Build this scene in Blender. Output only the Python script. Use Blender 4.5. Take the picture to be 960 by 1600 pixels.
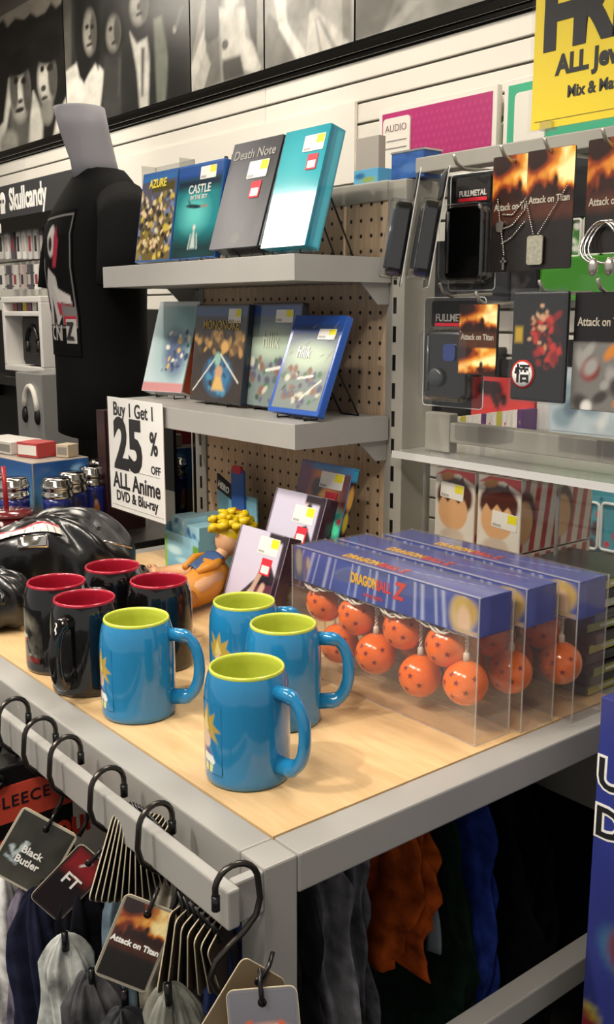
import bpy, math, random
import numpy as np
from mathutils import Vector, Matrix
for o in list(bpy.data.objects): bpy.data.objects.remove(o)
SC = bpy.context.scene
COL = SC.collection
R = math.radians
random.seed(7); RNG = np.random.RandomState(7)

# ---------------------------------------------------------------- camera, world, lights, exposure
CAM = Vector((0.678, -0.539, 1.411)); HEAD = R(50.93); PITCH = R(11.435); FPX = 1545.0
cam = bpy.data.cameras.new('camera'); cam.sensor_fit = 'VERTICAL'; cam.sensor_height = 24.0
cam.lens = FPX / 1600.0 * 24.0; cam.clip_start = 0.02
co = bpy.data.objects.new('camera', cam); COL.objects.link(co)
co.location = CAM; co.rotation_euler = (R(90) - PITCH, 0, HEAD); SC.camera = co
SC.view_settings.view_transform = 'Standard'; SC.view_settings.look = 'None'
SC.view_settings.gamma = 1.0; SC.view_settings.use_curve_mapping = False
SC.view_settings.exposure = 0.1
w = bpy.data.worlds.new('world'); SC.world = w; w.use_nodes = True
w.node_tree.nodes['Background'].inputs[0].default_value = (1.0, 0.97, 0.93, 1)
w.node_tree.nodes['Background'].inputs[1].default_value = 0.45
def area(loc, sx, sy, power, col=(1, .92, .80), rot=(0, 0, 0), parent=None):
    l = bpy.data.lights.new('panel_light', 'AREA'); l.shape = 'RECTANGLE'; l.size = sx; l.size_y = sy
    l.energy = power; l.color = col
    o = bpy.data.objects.new('panel_light', l); COL.objects.link(o); o.location = loc; o.rotation_euler = rot
    if parent: o.parent = parent
    return o
def spot(loc, target, power, size=40, blend=.5, radius=.035, col=(1, .92, .81)):
    l = bpy.data.lights.new('spot_light', 'SPOT'); l.energy = power; l.spot_size = R(size); l.spot_blend = blend
    l.shadow_soft_size = radius; l.color = col
    o = bpy.data.objects.new('spot_light', l); COL.objects.link(o); o.location = loc
    o.rotation_euler = (Vector(target) - Vector(loc)).to_track_quat('-Z', 'Y').to_euler()
    return o
PANELS = [(-4.05, -1.65), (-1.2, -1.5), (0.9, -1.5), (-4.6, 1.0), (-2.2, 1.0), (0.2, 1.0)]   # recessed ceiling panels
SPOTS = [((-.55, -1.35, 2.93), (-.25, .25, .95), 105, 46), ((.75, -1.05, 2.93), (-.25, .25, .9), 30, 46),
         ((-1.7, -1.1, 2.93), (-.9, .45, 1.35), 80, 44), ((-.1, -1.2, 2.93), (-.6, .5, 1.4), 45, 44),
         ((-2.9, .75, 2.93), (-3.3, 2.1, 2.25), 24, 80), ((-1.3, .85, 2.93), (-1.6, 2.1, 2.2), 12, 80), ((-4.7, .7, 2.93), (-4.8, 2.1, 2.0), 36, 80)]

# ---------------------------------------------------------------- pixel -> point in the place (used to read sizes off the photograph)
_f = Vector((-math.sin(HEAD) * math.cos(PITCH), math.cos(HEAD) * math.cos(PITCH), -math.sin(PITCH)))
_r = Vector((math.cos(HEAD), math.sin(HEAD), 0)); _u = _r.cross(_f)
def _ray(x, y): return _f + _r * ((x - 480) / FPX) - _u * ((y - 800) / FPX)
def at_y(x, y, v): r = _ray(x, y); return CAM + r * ((v - CAM.y) / r.y)
def at_z(x, y, v): r = _ray(x, y); return CAM + r * ((v - CAM.z) / r.z)
def at_x(x, y, v): r = _ray(x, y); return CAM + r * ((v - CAM.x) / r.x)
def at_d(x, y, d): return CAM + _ray(x, y) * d

# ---------------------------------------------------------------- materials
def lin(c):
    if isinstance(c, str): c = tuple(int(c[i:i + 2], 16) / 255 for i in (0, 2, 4))
    return tuple((x / 12.92 if x <= .04045 else ((x + .055) / 1.055) ** 2.4) for x in c[:3])
MATS = {}
def mat(name, col, rough=.5, metal=0., noise=0., nscale=40., bump=0., coat=0., spec=.5):
    if name in MATS: return MATS[name]
    m = bpy.data.materials.new(name); m.use_nodes = True; nt = m.node_tree; b = nt.nodes['Principled BSDF']
    c = lin(col); b.inputs['Base Color'].default_value = (*c, 1); b.inputs['Roughness'].default_value = rough
    b.inputs['Metallic'].default_value = metal; b.inputs['Coat Weight'].default_value = coat
    b.inputs['Coat Roughness'].default_value = .06; b.inputs['Specular IOR Level'].default_value = spec
    if noise or bump:
        tc = nt.nodes.new('ShaderNodeTexCoord'); n = nt.nodes.new('ShaderNodeTexNoise')
        n.inputs['Scale'].default_value = nscale; n.inputs['Detail'].default_value = 4
        nt.links.new(tc.outputs['Object'], n.inputs['Vector'])
        if noise:
            r = nt.nodes.new('ShaderNodeValToRGB'); nt.links.new(n.outputs['Fac'], r.inputs['Fac'])
            r.color_ramp.elements[0].position = .3; r.color_ramp.elements[1].position = .7
            r.color_ramp.elements[0].color = (*[x * (1 - noise) for x in c], 1)
            r.color_ramp.elements[1].color = (*[min(1, x * (1 + noise)) for x in c], 1)
            nt.links.new(r.outputs['Color'], b.inputs['Base Color'])
        if bump:
            bp = nt.nodes.new('ShaderNodeBump'); bp.inputs['Strength'].default_value = bump; bp.inputs['Distance'].default_value = .002
            nt.links.new(n.outputs['Fac'], bp.inputs['Height']); nt.links.new(bp.outputs['Normal'], b.inputs['Normal'])
    MATS[name] = m; return m
def clear(name, tint=(1, 1, 1), refl=.10, rough=.05, fac=.93, haze=0.):
    if name in MATS: return MATS[name]
    m = bpy.data.materials.new(name); m.use_nodes = True; nt = m.node_tree; nt.nodes.clear()
    out = nt.nodes.new('ShaderNodeOutputMaterial'); mx = nt.nodes.new('ShaderNodeMixShader')
    t = nt.nodes.new('ShaderNodeBsdfTransparent'); t.inputs[0].default_value = (*[x * fac for x in tint], 1)
    g = nt.nodes.new('ShaderNodeBsdfGlossy'); g.inputs['Roughness'].default_value = rough
    lw = nt.nodes.new('ShaderNodeLayerWeight'); lw.inputs['Blend'].default_value = .5
    pw = nt.nodes.new('ShaderNodeMath'); pw.operation = 'POWER'; pw.inputs[1].default_value = 4.0
    ad = nt.nodes.new('ShaderNodeMath'); ad.operation = 'MULTIPLY_ADD'; ad.inputs[1].default_value = .55; ad.inputs[2].default_value = refl * .5
    nt.links.new(lw.outputs['Facing'], pw.inputs[0]); nt.links.new(pw.outputs[0], ad.inputs[0]); nt.links.new(ad.outputs[0], mx.inputs[0])
    nt.links.new(t.outputs[0], mx.inputs[1]); nt.links.new(g.outputs[0], mx.inputs[2])
    if haze:
        d = nt.nodes.new('ShaderNodeBsdfDiffuse'); d.inputs[0].default_value = (.85, .84, .82, 1); m2 = nt.nodes.new('ShaderNodeMixShader'); m2.inputs[0].default_value = haze
        nt.links.new(mx.outputs[0], m2.inputs[1]); nt.links.new(d.outputs[0], m2.inputs[2]); nt.links.new(m2.outputs[0], out.inputs[0])
    else: nt.links.new(mx.outputs[0], out.inputs[0])
    MATS[name] = m; return m
def attr_mat(name, rough=.35, coat=0., spec=.5):
    if name in MATS: return MATS[name]
    m = bpy.data.materials.new(name); m.use_nodes = True; nt = m.node_tree; b = nt.nodes['Principled BSDF']
    a = nt.nodes.new('ShaderNodeAttribute'); a.attribute_name = 'Col'
    nt.links.new(a.outputs['Color'], b.inputs['Base Color']); b.inputs['Roughness'].default_value = rough
    b.inputs['Coat Weight'].default_value = coat; b.inputs['Coat Roughness'].default_value = .06; b.inputs['Specular IOR Level'].default_value = spec
    MATS[name] = m; return m
def emit(name, col, s):
    m = bpy.data.materials.new(name); m.use_nodes = True; b = m.node_tree.nodes['Principled BSDF']
    b.inputs['Emission Color'].default_value = (*lin(col), 1); b.inputs['Emission Strength'].default_value = s
    MATS[name] = m; return m
def wood():
    m = bpy.data.materials.new('maple_wood'); m.use_nodes = True; nt = m.node_tree; b = nt.nodes['Principled BSDF']
    tc = nt.nodes.new('ShaderNodeTexCoord'); mp = nt.nodes.new('ShaderNodeMapping'); mp.inputs['Scale'].default_value = (5, 30, 5)
    n = nt.nodes.new('ShaderNodeTexNoise'); n.inputs['Scale'].default_value = 2.2; n.inputs['Detail'].default_value = 7; n.inputs['Distortion'].default_value = .6
    r = nt.nodes.new('ShaderNodeValToRGB'); e = r.color_ramp.elements
    e[0].position = .25; e[0].color = (*lin('c9a474'), 1); e[1].position = .75; e[1].color = (*lin('ddbd8d'), 1)
    nt.links.new(tc.outputs['Object'], mp.inputs['Vector']); nt.links.new(mp.outputs[0], n.inputs['Vector'])
    nt.links.new(n.outputs['Fac'], r.inputs['Fac']); nt.links.new(r.outputs['Color'], b.inputs['Base Color'])
    b.inputs['Roughness'].default_value = .32; MATS['wood'] = m
def pegmat():
    m = bpy.data.materials.new('pegboard_tan'); m.use_nodes = True; nt = m.node_tree; b = nt.nodes['Principled BSDF']
    tc = nt.nodes.new('ShaderNodeTexCoord'); vm = nt.nodes.new('ShaderNodeVectorMath'); vm.operation = 'FRACTION'
    sc = nt.nodes.new('ShaderNodeVectorMath'); sc.operation = 'SCALE'; sc.inputs['Scale'].default_value = 1 / .0254
    mul = nt.nodes.new('ShaderNodeVectorMath'); mul.operation = 'MULTIPLY'; mul.inputs[1].default_value = (1, 0, 1)
    d = nt.nodes.new('ShaderNodeVectorMath'); d.operation = 'DISTANCE'; d.inputs[1].default_value = (.5, 0, .5)
    lt = nt.nodes.new('ShaderNodeMath'); lt.operation = 'LESS_THAN'; lt.inputs[1].default_value = .13
    mix = nt.nodes.new('ShaderNodeMix'); mix.data_type = 'RGBA'
    n = nt.nodes.new('ShaderNodeTexNoise'); mp = nt.nodes.new('ShaderNodeMapping'); mp.inputs['Scale'].default_value = (30, 1, 2.5)
    r = nt.nodes.new('ShaderNodeValToRGB'); e = r.color_ramp.elements
    e[0].position = .3; e[0].color = (*lin('b39a80'), 1); e[1].position = .7; e[1].color = (*lin('cbb193'), 1)
    L = nt.links.new
    L(tc.outputs['Object'], sc.inputs[0]); L(sc.outputs[0], vm.inputs[0]); L(vm.outputs[0], mul.inputs[0]); L(mul.outputs[0], d.inputs[0])
    L(d.outputs['Value'], lt.inputs[0]); L(lt.outputs[0], mix.inputs[0]); L(tc.outputs['Object'], mp.inputs[0]); L(mp.outputs[0], n.inputs['Vector'])
    L(n.outputs['Fac'], r.inputs['Fac']); L(r.outputs['Color'], mix.inputs[6]); mix.inputs[7].default_value = (.012, .009, .006, 1)
    L(mix.outputs[2], b.inputs['Base Color']); b.inputs['Roughness'].default_value = .6; MATS['peg'] = m
wood(); pegmat()
GREY = mat('grey_paint', '9d9b97', .38, noise=.05, nscale=6)
GREYD = mat('grey_paint_upright', '928f86', .45, noise=.06, nscale=8)
BLACK = mat('black_plastic', '0b0b0c', .3); BLACKG = mat('black_gloss', '080808', .12, coat=.5)
WIRE = mat('black_wire', '121212', .35, .4); STEEL = mat('dark_steel', '4a4643', .28, .9); CHROME = mat('chrome', 'd9d6d0', .12, 1.)
ZINC = mat('zinc', 'a9a59c', .3, .8)
WHITE = mat('white_paint', 'e8e4da', .45); PAPER = mat('paper', 'f1efeb', .6); CARD = mat('grey_card', '9a978c', .7)
INK = mat('ink', '17171a', .6); INKW = mat('ink_white', 'efede8', .5); INKG = mat('ink_grey', '8d8c8a', .6)
CLEAR = clear('clear_plastic'); CLEARH = clear('hazy_plastic', (.98, .96, .94), .16, .10, .97, .045); ACRY = clear('acrylic', (.90, .90, .87), .11, .04, .92, .08)
STK = mat('sticker_white', 'e6e3dc', .4); STKY = mat('sticker_yellow', 'e9dc20', .4); STKR = mat('sticker_red', 'cf2a3a', .4)
PRINT = attr_mat('print_matte', .5); PRINTG = attr_mat('print_gloss', .16, .4); PRINTS = attr_mat('print_semi', .3); PRINTM = attr_mat('print_glaze', .12, .6); PRINTX = attr_mat('print_wrapped', .1, 1.0, .8); PRINTC = attr_mat('print_cloth', .9, 0, .1)

# ---------------------------------------------------------------- mesh building
class MB:
    def __init__(s): s.v = []; s.f = []; s.m = []; s.s = []
    def add(s, v, f, m=0, smooth=False):
        b = len(s.v); s.v += [tuple(p) for p in v]
        for q in f: s.f.append([i + b for i in q]); s.m.append(m); s.s.append(smooth)
        return s
    def box(s, x0, x1, y0, y1, z0, z1, m=0):
        return s.add([(x, y, z) for z in (z0, z1) for y in (y0, y1) for x in (x0, x1)],
                     [(0, 2, 3, 1), (4, 5, 7, 6), (0, 1, 5, 4), (2, 6, 7, 3), (0, 4, 6, 2), (1, 3, 7, 5)], m)
    def tube(s, pts, r, n=8, m=0, closed=False, flat=1.0):
        P = [Vector(p) for p in pts]; N = len(P); rs = r if isinstance(r, (list, tuple)) else [r] * N
        vs = []; t0 = None; nr = None
        for i in range(N):
            a = P[i - 1] if (i or closed) else P[0]; b = P[(i + 1) % N] if (i < N - 1 or closed) else P[-1]
            t = (b - a).normalized()
            if nr is None: nr = t.orthogonal().normalized()
            else: nr = (nr - t * nr.dot(t)).normalized()
            bn = t.cross(nr)
            for k in range(n):
                an = 2 * math.pi * k / n; vs.append(P[i] + nr * (math.cos(an) * rs[i]) + bn * (math.sin(an) * rs[i] * flat))
        fs = []
        for i in range(N if closed else N - 1):
            j = (i + 1) % N
            for k in range(n): fs.append((i * n + k, i * n + (k + 1) % n, j * n + (k + 1) % n, j * n + k))
        if not closed: fs += [tuple(range(n))[::-1], tuple((N - 1) * n + k for k in range(n))]
        return s.add(vs, fs, m, True)
    def lathe(s, prof, n=32, c=(0, 0, 0), m=0, smooth=True, sx=1., sy=1., caps=True):
        vs = [(c[0] + r * math.cos(2 * math.pi * k / n) * sx, c[1] + r * math.sin(2 * math.pi * k / n) * sy, c[2] + z) for r, z in prof for k in range(n)]
        fs = [(i * n + k, i * n + (k + 1) % n, (i + 1) * n + (k + 1) % n, (i + 1) * n + k) for i in range(len(prof) - 1) for k in range(n)]
        if caps and prof[0][0] > 1e-4: fs.append(tuple(range(n))[::-1])
        if caps and prof[-1][0] > 1e-4: fs.append(tuple((len(prof) - 1) * n + k for k in range(n)))
        return s.add(vs, fs, m, smooth)
    def sphere(s, c, r, nu=20, nv=12, m=0, sc=(1, 1, 1)):
        vs = []; 
        for i in range(nv + 1):
            a = math.pi * i / nv
            for k in range(nu):
                b = 2 * math.pi * k / nu
                vs.append((c[0] + r * sc[0] * math.sin(a) * math.cos(b), c[1] + r * sc[1] * math.sin(a) * math.sin(b), c[2] + r * sc[2] * -math.cos(a)))
        return s.add(vs, [(i * nu + k, i * nu + (k + 1) % nu, (i + 1) * nu + (k + 1) % nu, (i + 1) * nu + k) for i in range(nv) for k in range(nu)], m, True)
    def prism(s, poly, y0, y1, m=0):      # polygon in x,z extruded along y
        n = len(poly)
        return s.add([(x, y0, z) for x, z in poly] + [(x, y1, z) for x, z in poly],
                     [tuple(range(n)), tuple(range(n, 2 * n))[::-1]] + [((i + 1) % n, i, n + i, n + (i + 1) % n) for i in range(n)], m)
    def grid(s, fn, nu, nv, m=0, wrap=False, smooth=True):
        vs = [fn(i / nu, j / nv) for j in range(nv + 1) for i in range(nu if wrap else nu + 1)]; W = nu if wrap else nu + 1
        return s.add(vs, [(j * W + i, j * W + (i + 1) % W, (j + 1) * W + (i + 1) % W, (j + 1) * W + i) for j in range(nv) for i in range(nu)], m, smooth)
    def build(s, name, mats, parent=None, bevel=0., loc=None, rot=None):
        me = bpy.data.meshes.new(name); me.from_pydata(s.v, [], s.f)
        for mt in (mats if isinstance(mats, (list, tuple)) else [mats]): me.materials.append(MATS[mt] if isinstance(mt, str) else mt)
        me.polygons.foreach_set('material_index', s.m); me.polygons.foreach_set('use_smooth', s.s); me.update()
        o = bpy.data.objects.new(name, me); COL.objects.link(o)
        if parent: o.parent = parent
        if loc is not None: o.location = loc
        if rot is not None: o.rotation_euler = rot
        if bevel:
            b = o.modifiers.new('edge', 'BEVEL'); b.width = bevel; b.segments = 2; b.limit_method = 'ANGLE'; b.angle_limit = R(40)
        return o
def tag(o, label, cat, group=None):
    o['label'] = label; o['category'] = cat
    if group: o['group'] = group
    return o
def struct(o): o['kind'] = 'structure'; return o
def thing(name, label, cat, loc=(0, 0, 0), rot=(0, 0, 0), group=None):
    o = bpy.data.objects.new(name, None); o.empty_display_size = .02; COL.objects.link(o)
    o.location = loc; o.rotation_euler = rot; return tag(o, label, cat, group)
def copy_tree(o, parent=None, loc=None, rot=None, label=None):
    c = o.copy(); COL.objects.link(c); c.parent = parent
    if loc is not None: c.location = loc
    if rot is not None: c.rotation_euler = rot
    if label: c['label'] = label
    for ch in list(o.children): copy_tree(ch, c)
    return c
def text(s, size, m, parent, loc, rot=(R(90), 0, 0), sx=1., name='lettering', align='LEFT', bold=0., shear=0., ext=.0004, space=1.):
    cu = bpy.data.curves.new(name, 'FONT'); cu.body = s; cu.size = size; cu.align_x = align; cu.offset = bold; cu.shear = shear
    cu.extrude = ext; cu.resolution_u = 3; cu.space_character = space
    t = bpy.data.objects.new(name, cu); COL.objects.link(t)
    bpy.context.view_layer.update()
    me = bpy.data.meshes.new_from_object(t.evaluated_get(bpy.context.evaluated_depsgraph_get()))
    bpy.data.objects.remove(t); me.materials.clear(); me.materials.append(m)
    o = bpy.data.objects.new(name, me); COL.objects.link(o); o.parent = parent; o.location = loc; o.rotation_euler = rot; o.scale = (sx, 1, 1)
    return o

# ---------------------------------------------------------------- flat print: colours laid on a fine grid (soft generic shapes)
class Art:
    def __init__(s, nx, ny, base, asp=1.):
        s.nx, s.ny, s.asp = nx, ny, asp
        s.U, s.V = np.meshgrid(np.linspace(0, 1, nx), np.linspace(0, 1, ny)); s.C = np.zeros((ny, nx, 3)); s.C[:] = s.c(base)
    def c(s, c): return np.array(lin(c))
    def mixin(s, a, col): a = np.clip(a, 0, 1)[..., None]; s.C = s.C * (1 - a) + s.c(col) * a; return s
    def ell(s, cx, cy, rx, ry, col, rot=0, soft=.15, a=1.):
        x = s.U - cx; y = (s.V - cy) / s.asp; c_, n_ = math.cos(rot), math.sin(rot)
        d = np.sqrt(((x * c_ + y * n_) / rx) ** 2 + ((-x * n_ + y * c_) / (ry / s.asp)) ** 2); return s.mixin(a * (1 - d) / soft + .5 * a, col)
    def rect(s, x0, x1, y0, y1, col, soft=.004, a=1.):
        f = np.minimum(np.minimum(s.U - x0, x1 - s.U), np.minimum(s.V - y0, y1 - s.V)); return s.mixin(a * np.clip(f / soft + .5, 0, 1), col)
    def poly(s, pts, col, soft=.01, a=1.):
        ins = np.zeros(s.U.shape, bool); dist = np.full(s.U.shape, 9.)
        for i in range(len(pts)):
            (x0, y0), (x1, y1) = pts[i], pts[(i + 1) % len(pts)]
            with np.errstate(divide='ignore', invalid='ignore'):
                cr = ((y0 > s.V) != (y1 > s.V)) & (s.U < (x1 - x0) * (s.V - y0) / ((y1 - y0) or 1e-9) + x0)
            ins ^= cr
            l2 = (x1 - x0) ** 2 + (y1 - y0) ** 2 or 1e-9; t = np.clip(((s.U - x0) * (x1 - x0) + (s.V - y0) * (y1 - y0)) / l2, 0, 1)
            dist = np.minimum(dist, np.hypot(s.U - x0 - t * (x1 - x0), s.V - y0 - t * (y1 - y0)))
        return s.mixin(a * np.clip(np.where(ins, dist, -dist) / soft + .5, 0, 1), col)
    def line(s, x0, y0, x1, y1, wd, col, a=1.):
        l2 = (x1 - x0) ** 2 + (y1 - y0) ** 2; t = np.clip(((s.U - x0) * (x1 - x0) + (s.V - y0) * (y1 - y0)) / l2, 0, 1)
        return s.mixin(a * (wd - np.hypot(s.U - x0 - t * (x1 - x0), s.V - y0 - t * (y1 - y0))) / wd * 2, col)
    def vgrad(s, y0, y1, col, a=1.): return s.mixin(a * (s.V - y0) / (y1 - y0), col)
    def field(s, cells, seed):
        r = np.random.RandomState(seed); tot = np.zeros(s.U.shape); am = 1.
        for o in range(3):
            g = r.rand(cells + 2, cells + 2); x = s.U * cells; y = s.V * cells; i = np.minimum(x.astype(int), cells); j = np.minimum(y.astype(int), cells); fx = x - i; fy = y - j
            tot += am * ((g[j, i] * (1 - fx) + g[j, i + 1] * fx) * (1 - fy) + (g[j + 1, i] * (1 - fx) + g[j + 1, i + 1] * fx) * fy - .5); cells *= 2; am *= .5
        return tot
    def noise(s, amt, cells=8, seed=1): s.C = np.clip(s.C * (1 + amt * s.field(cells, seed)[..., None] * 2), 0, 1); return s
    def flames(s, z0, z1, seed):
        w = (s.V - z0) / (z1 - z0); n = s.field(5, seed)
        I = .2 + .7 * s.U * w + .8 * np.exp(-((w - .32 - .2 * s.U + n * .25) / .2) ** 2) * (.6 + .4 * s.U) + n * .7 - .5 * np.exp(-((s.U - .12) ** 2 + (w - .85) ** 2) / .05)
        top = np.clip((s.V - z0) / .03, 0, 1) * np.clip((z1 - s.V) / .03, 0, 1)
        s.mixin(top, '2a1610').mixin(top * np.clip((I - .22) * 3, 0, 1), '9a3f14').mixin(top * np.clip((I - .48) * 3, 0, 1), 'e09a34').mixin(top * np.clip((I - .76) * 3, 0, 1), 'f6e2a0')
        h = z1 - z0; s.ell(.62, z0 + h * .36, .045, .05, '23120c', 0, .6); return s.ell(.60, z0 + h * .2, .09, .04, '23120c', 0, .6)
    def blobs(s, n, box, size, cols, seed=1, a=.9):
        r = random.Random(seed)
        for i in range(n):
            s.ell(r.uniform(box[0], box[1]), r.uniform(box[2], box[3]), size * r.uniform(.4, 1.2), size * r.uniform(.5, 1.4) * s.asp, r.choice(cols), r.uniform(-1, 1), .5, a)
        return s
def decal(name, art, fn, parent, m=PRINT):
    nx, ny = art.nx, art.ny; u = np.linspace(0, 1, nx); v = np.linspace(0, 1, ny)
    vs = [fn(a, b) for b in v for a in u]
    me = bpy.data.meshes.new(name)
    me.from_pydata(vs, [], [(j * nx + i, j * nx + i + 1, (j + 1) * nx + i + 1, (j + 1) * nx + i) for j in range(ny - 1) for i in range(nx - 1)])
    at = me.color_attributes.new('Col', 'FLOAT_COLOR', 'POINT'); at.data.foreach_set('color', np.concatenate([art.C.reshape(-1, 3), np.ones((nx * ny, 1))], 1).ravel().astype(np.float32))
    me.polygons.foreach_set('use_smooth', [True] * len(me.polygons)); me.materials.append(m)
    o = bpy.data.objects.new(name, me); COL.objects.link(o); o.parent = parent; return o
def flat(x0, x1, z0, z1, y): return lambda a, b: (x0 + (x1 - x0) * a, y, z0 + (z1 - z0) * b)
def sideface(x, y0, y1, z0, z1): return lambda a, b: (x, y0 + (y1 - y0) * a, z0 + (z1 - z0) * b)     # faces +x
def topface(x0, x1, y0, y1, z): return lambda a, b: (x0 + (x1 - x0) * a, y0 + (y1 - y0) * b, z)
def rrect(x0, x1, z0, z1, r, n=4):
    out = []
    for cx, cz, a0 in ((x1 - r, z1 - r, 0), (x0 + r, z1 - r, 90), (x0 + r, z0 + r, 180), (x1 - r, z0 + r, 270)):
        out += [(cx + r * math.cos(R(a0 + 90 * k / n)), cz + r * math.sin(R(a0 + 90 * k / n))) for k in range(n + 1)]
    return out
def sticker(parent, x, z, y, w_=.032, h=.02, red=True, rot=0):
    p = MB().prism(rrect(0, w_, 0, h, .002), -.0006, 0).build('price_sticker', STK, parent, loc=(x, y, z), rot=(0, R(rot), 0))
    MB().box(w_ * .62, w_ * .97, -.0009, -.0005, h * .45, h * .95).build('yellow_mark', STKY, p)
    b = MB()
    for k in range(7): b.box(.003 + k * .0024, .0042 + k * .0024, -.0009, -.0005, .002, .006)
    b.build('barcode', INKG, p)
    if red:
        q = MB().prism(rrect(0, w_ * .5, 0, h * .95, .001), -.0006, 0).build('red_sticker', STKR, parent, loc=(x + w_ * .35, y, z - h * 1.15), rot=(0, R(rot), 0))
        MB().box(w_ * .06, w_ * .44, -.0009, -.0005, h * .1, h * .55).build('label_field', STK, q)

# ================================================================ THE SETTING
struct(MB().box(-9, 4, -4, 2.2, -.1, 0).build('floor', mat('floor_grey', '4a4540', .35, noise=.1, nscale=3)))
struct(MB().box(-9, 4, -4, 2.2, 3.3, 3.4).build('ceiling', mat('ceiling_tile', 'c9bfb2', .8, noise=.04, nscale=20)))
struct(MB().box(-9.1, -9, -4, 2.2, 0, 3.3).build('wall_left', mat('wall_paint', 'b9b2a6', .7)))
wb = struct(MB().box(-9, 4, 2.115, 2.2, 0, 3.3).build('wall_back', mat('groove_dark', '6b655c', .7)))
SLAT = mat('slat_white', 'e4e0d6', .42, noise=.03, nscale=2)
sl = MB().box(-1.2165, 1.2165, 0, .014, 0, .0675)
z = 2.334 - .0762
xs = [-2.85 - 1.218 + 2.436 * k for k in (-2, -1, 0, 1, 2)]
first = None
for r_ in range(24):
    for x in xs:
        if first is None: first = sl.build('slat', SLAT, wb, bevel=.003); p = first
        else: p = first.copy(); COL.objects.link(p)
        p.parent = wb; p.location = (x, 2.10, z - r_ * .0762 + .004)
tm = MB().box(-9, 4, 2.068, 2.116, 2.352, 2.382).box(-9, 4, 2.082, 2.116, 2.334, 2.353).box(-9, 4, 2.074, 2.116, 2.382, 2.394)
struct(tm.build('trim_1', BLACKG, bevel=.004))
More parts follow.
